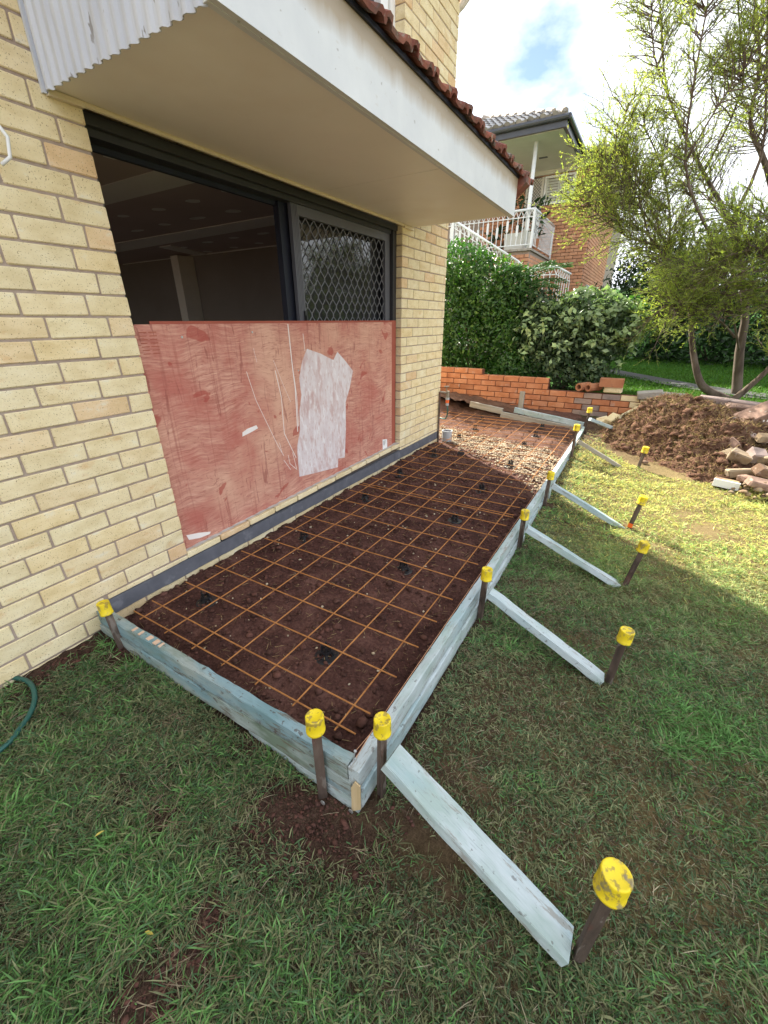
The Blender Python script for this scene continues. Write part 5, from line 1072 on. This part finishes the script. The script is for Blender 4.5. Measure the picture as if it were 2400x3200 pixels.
# ------------------------------------------------------------------ neighbour house on the rise
nb_ = thing('neighbour_house', 'orange brick two-storey house with a white-railed balcony behind the hedge', 'house', (-2, 16, 1.))
YF, XB, ZF = 15.57, -1.53, 3.16; XC = -.45
core = MB().box((-9, YF+.01, .3), (XC-.01, 26, 5.46)).box((-9, 12.83, .3), (XB+.0-.02, YF, ZF-.06))
nbc = link('wall', core, 'mortar_pale', nb_)
NBK = .0955; nrest = MB(); n_ind = 0
def nbrick(cx, cy, cz_, along):
    global n_ind
    ln = .24
    if along == 'h': ln, along = .112, 'x'
    vis = n_ind < 290
    if vis and random.random() < 2:
        if along == 'x': place('brick', brick_mesh('nbrick', ln, .06, NBK-.014, 'brick_nb', .003, .001), nbc, (cx, cy, cz_))
        else: place('brick', brick_mesh('nbricky', .06, ln, NBK-.014, 'brick_nb', .003, .001), nbc, (cx, cy, cz_))
        n_ind += 1
    else:
        vs, fs = cbox(ln if along == 'x' else .06, .06 if along == 'x' else ln, NBK-.014, .003, .001); nrest.add([(p[0]+cx, p[1]+cy, p[2]+cz_) for p in vs], fs)
cells = []
for k in range(54):
    z = .4+k*NBK; o_ = .127 if k % 2 else 0
    i = 0
    while True:
        x = XC-.125-.254*i-o_; i += 1
        if x < -4: break
        inwin = (-2.55 < x < -1.0) and (4.62 < z < 5.42)
        if inwin: continue
        pr = 0 if (x > -1.6 and z > 1.9) else 2
        cells.append((pr, x, YF-.02, z, 'x'))
    if o_: cells.append((1, XC-.06, YF-.02, z, 'h'))
    for i in range(24):
        y = YF+.13+.254*i+o_; cells.append((1 if (i < 6 and z > 2.0) else 3, XC-.015, y, z, 'y'))
    if z < ZF-.1:
        for i in range(8): cells.append((1 if z > 2.5 and i < 6 else 3, XB-.14-.254*i-o_, 12.81, z, 'x'))
        if o_: cells.append((3, XB-.075, 12.81, z, 'h'))
        for i in range(10): cells.append((0 if z > 2.5 else 3, XB-.045, 12.95+.254*i+o_, z, 'y'))
cells.sort(key=lambda c: c[0])
for c in cells: nbrick(c[1], c[2], c[3], c[4])
link('brick_rest', nrest, 'brick_nb', nbc)['kind'] = 'stuff'
link('balcony_slab', MB().box((-6, 12.76, ZF-.055), (XB+.03, YF-.06, ZF)), 'concrete', nb_)
# soffit, fascia gutter, roof tiles
ES, ER, EZ = 12.4, -.93, 5.57
link('balcony_soffit', MB().box((-6, ES+.08, EZ-.03), (ER-.08, YF-.06, EZ)).box((-2.6, YF-.12, 5.43), (-1.1, YF-.06, EZ-.03)), 'white_dull', nb_)
link('vent', MB().box((-1.95, 14.2, EZ-.04), (-1.72, 14.3, EZ-.03)), 'gutter', nb_)
gt = MB().box((-6, ES, EZ-.02), (ER, ES+.08, EZ+.2)).box((ER-.08, ES+.08, EZ-.02), (ER, 15.3, EZ+.2)).tube([(-6, ES-.05, EZ+.16), (ER+.05, ES-.05, EZ+.16)], .055, 10).tube([(ER+.05, ES-.06, EZ+.16), (ER+.05, 15.3, EZ+.16)], .055, 10)
link('gutter', gt, 'gutter', nb_)
SLP = .42
rfo = MB(); rz0 = EZ+.22
rp = [(-8, ES-.03, rz0), (ER, ES-.03, rz0), (ER, 15.3, rz0), (ER-1.6, 15.3, rz0+1.6*SLP), (ER-2.9, ES+2.9, rz0+2.9*SLP), (-8, ES+2.9, rz0+2.9*SLP)]
rfo.add(rp, [(0, 1, 4, 5), (1, 2, 3, 4)])
rfo.add([(-8, 15.2, rz0), (.2, 15.2, rz0-.05), (.2, 26, rz0-.05), (-3.8, 21, rz0+1.75), (-8, 21, rz0+1.75)], [(0, 1, 3, 4), (1, 2, 3)])
roofn = link('roof', rfo, 'tile_dark', nb_)
def nt_mesh():
    m = MB(); pr = [(-.16, .0), (-.13, .035), (-.08, .05), (-.03, .035), (0, .0), (.05, .0), (.1, .02), (.15, .0)]
    k = len(pr)
    for yy, dz in ((0, .028), (.4, .0)):
        for a, h in pr: m.v.append((a, yy, h+dz+.012))
    for a, h in pr: m.v.append((a, 0, 0))
    for i in range(k-1): m.f += [(i, i+1, k+i+1, k+i), (i, 2*k+i, 2*k+i+1, i+1)]
    me = m.mesh('roof_tile'); fixn(me); me.materials.append(M['tile_dark']); return me
ntm = nt_mesh(); ntilt = math.atan(SLP)
for r_ in range(8):
    for c_ in range(16):
        x = ER-.2-.29*c_-(.0); yy = ES-.06+.34*r_
        if x > ER-(yy-ES)-.05: continue
        o = place('roof_tile', ntm, roofn, (x, yy, rz0+(yy-ES+.03)*SLP+.004)); o.rotation_euler = (ntilt, 0, 0)
for c_ in range(9):                                   # hip cappings
    f = .1+.34*c_; x, yy, zz = ER-f, ES+f, rz0+f*SLP+.05
    m = MB(); 
    if c_ == 0:
        m.tube([(0, 0, 0), (-.2, .2, .12)], [.1, .085], 8); hipm = m.mesh('hip_tile'); fixn(hipm); M['hip'] = surf('pale_hip_tile', [(.3, .26, .22), (.4, .36, .31)], rough=.8, bump=.2); hipm.materials.append(M['hip'])
    place('hip_tile', hipm, roofn, (x, yy, zz-.03))
for c_ in range(12):                                  # pale ridge/upper capping seen against the sky
    x = ER-2.9-.36*c_; place('ridge_tile', hipm, roofn, (x, ES+2.9, rz0+2.9*SLP-.02)).rotation_euler = (0, 0, rad(45))
for r_ in range(4):
    for c_ in range(8):
        o = place('roof_tile', ntm, roofn, (.05-.29*c_, 15.25+.34*r_, rz0-.02+.34*r_*.3)); o.rotation_euler = (.29, 0, 0)
link('side_fascia', MB().box((ER, 15.15, EZ-.02), (.22, 15.25, EZ+.2)), 'gutter', nb_)
# post, window, screen door
link('post', MB().tube([(-1.74, 12.95, ZF), (-1.74, 12.95, EZ-.03)], .05, 14), 'white', nb_, smooth=True)
wf = link('window', MB().box((-2.0, YF-.08, 4.66), (-1.08, YF-.03, 4.73)).box((-2.0, YF-.08, 5.34), (-1.08, YF-.03, 5.4)).box((-2.0, YF-.08, 4.73), (-1.94, YF-.03, 5.34)).box((-1.14, YF-.08, 4.73), (-1.08, YF-.03, 5.34)), 'white', nb_)
sh = MB()
for half in (-1.935, -1.535):
    sh.box((half, YF-.06, 4.74), (half+.04, YF-.035, 5.33)); sh.box((half+.35, YF-.06, 4.74), (half+.39, YF-.035, 5.33))
    for i in range(8): sh.add([(half+.04, YF-.07, 4.755+.071*i), (half+.35, YF-.07, 4.755+.071*i), (half+.35, YF-.04, 4.82+.071*i), (half+.04, YF-.04, 4.82+.071*i)], [(0, 1, 2, 3)])
link('shutter', sh, 'shutter', wf)
dn = link('screen_door', MB().box((-2.56, YF-.07, ZF), (-2.5, YF-.03, 5.4)).box((-2.09, YF-.07, ZF), (-2.02, YF-.03, 5.4)).box((-2.5, YF-.05, ZF), (-2.09, YF-.04, 5.38)), 'white_dull', nb_)
dg = MB()
for i in range(16):
    for sg in (-1, 1):
        z = 4.3+.085*i; dg.tube([(-2.5, YF-.058, z), (-2.09, YF-.058, z+sg*.41)], .007, 4)
link('diamond_grille', dg, 'gutter', dn)
# low windows on the side wall
for (y0_, y1_) in ((16.6, 17.4), (18.3, 20.2)):
    wl = link('window', MB().box((XC+.018, y0_, 1.75), (XC+.05, y1_, 1.81)).box((XC+.018, y0_, 2.38), (XC+.05, y1_, 2.44)).box((XC+.018, y0_, 1.81), (XC+.05, y0_+.07, 2.38)).box((XC+.018, y1_-.07, 1.81), (XC+.05, y1_, 2.38)), 'white', nb_)
    link('pane', MB().box((XC+.018, y0_+.07, 1.81), (XC+.03, y1_-.07, 2.38)), 'glass', wl)
# balcony railing with crossed tops, stair rail and lower rail
def railing(lab, a, b, h, n, par, sag=0, paddles=True, cat=None):
    a, b = Vector(a), Vector(b); r_ = link('top_rail', MB().tube([a+Vector((0, 0, h)), b+Vector((0, 0, h))], .03, 10), 'white', par, smooth=True)
    link('rail', MB().tube([a+Vector((0, 0, .09)), b+Vector((0, 0, .09))], .014, 6).tube([a+Vector((0, 0, h-.17)), b+Vector((0, 0, h-.17))], .012, 6), 'white', par)
    for i in range(n+1):
        p = a.lerp(b, i/n); q = a.lerp(b, min(1, (i+1)/n))
        m = MB().tube([p+Vector((0, 0, .09)), p+Vector((0, 0, h-.17))], .011, 5)
        if i < n: m.tube([p+Vector((0, 0, h-.17)), p.lerp(q, .5)+Vector((0, 0, h-.01))], .009, 4).tube([q+Vector((0, 0, h-.17)), p.lerp(q, .5)+Vector((0, 0, h-.01))], .009, 4)
        if paddles and i % 2: zz = .3 if (i//2) % 2 else .42; m.box((p.x-.03, p.y-.012, p.z+zz), (p.x+.03, p.y+.012, p.z+zz+.26))
        link('baluster', m, 'white', par)
bal = thing('balcony_railing', 'white metal balcony railing with zigzag top on the neighbour house', 'railing', (-3, 12.8, ZF), 'white railings of the neighbour house')
railing('', (-5.2, 12.8, ZF), (XB, 12.8, ZF), .9, 26, bal); railing('', (XB, 12.82, ZF), (XB, YF-.07, ZF), .9, 17, bal, paddles=False)
link('corner_post', MB().box((XB-.025, 12.775, ZF), (XB+.025, 12.825, ZF+.88)), 'white', bal); link('corner_post', MB().box((XB-.02, YF-.09, ZF), (XB+.02, YF-.05, ZF+.88)), 'white', bal)
srl = thing('stair_railing', 'sloping white stair railing descending to the hedge', 'railing', (-2.4, 11.8, 2.2), 'white railings of the neighbour house')
railing('', (-3.45, 11.8, 2.92), (-1.55, 11.8, 1.82), .92, 16, srl)
link('newel', MB().tube([(-1.55, 11.8, 2.74), (-1.47, 11.8, 2.66), (-1.46, 11.8, 2.5), (-1.46, 11.8, 1.6)], .03, 10), 'white', srl); link('newel', MB().box((-3.49, 11.77, 2.6), (-3.42, 11.83, 3.86)), 'white', srl)
lrl = thing('stair_railing', 'lower short white railing turning a corner above the pale shrub', 'railing', (-.8, 12.2, 1.6), 'white railings of the neighbour house')
railing('', (-1.4, 12.2, 1.7), (-.62, 12.2, 1.7), .9, 5, lrl, paddles=False); railing('', (-.62, 12.2, 1.7), (-.33, 12.6, 1.55), .9, 6, lrl, paddles=False)
# steps under the stair rail
stp = MB()
for i in range(9): stp.box((-3.4+.21*i, 11.85, .3), (-3.19+.21*i, 12.74, 2.75-.14*i))
link('steps', stp, 'concrete', nb_)
# planter and potted plants on the balcony
pl = thing('planter_box', 'long cream planter box behind the balcony railing', 'planter', (-1.95, 13.1, ZF)); link('box', MB().prism([(-2.32, ZF), (-1.62, ZF), (-1.58, ZF+.42), (-2.36, ZF+.42)], 1, 12.98, 13.3), 'white_dull', pl)
for lb, x, y, z, h in (('broad-leaved potted plant at the right end of the balcony planter', -1.62, 13.5, ZF+.3, .95), ('leafy dark plant rising left of the white balcony post', -2.15, 13.45, ZF+.3, 1.0), ('low bushy plant half hidden by the balcony railing', -2.55, 13.2, ZF, .6)):
    t_ = thing('potted_plant', lb, 'plant', (x, y, ZF), 'plants on the balcony'); m = MB()
    for i in range(4): m.tube([(x, y, ZF), (x+random.uniform(-.15, .15), y, z+h*.5), (x+random.uniform(-.28, .28), y+random.uniform(-.1, .1), z+h*random.uniform(.7, 1))], [.014, .01, .006], 5)
    link('stem', m, 'bark', t_); P = np.stack([x+rng.normal(0, .17, 70), y+rng.normal(0, .12, 70), z+h*rng.uniform(.1, 1.05, 70)], -1)
    leafcloud('foliage', P, np.tile([0, -.4, .6], (70, 1)), .2, .42, 'far_leaf', t_)
    link('pot', MB().lathe([(.1, 0), (.15, .3), (.13, .3), (.0, .26)], 14, (x, y, ZF)), 'terracotta', t_)
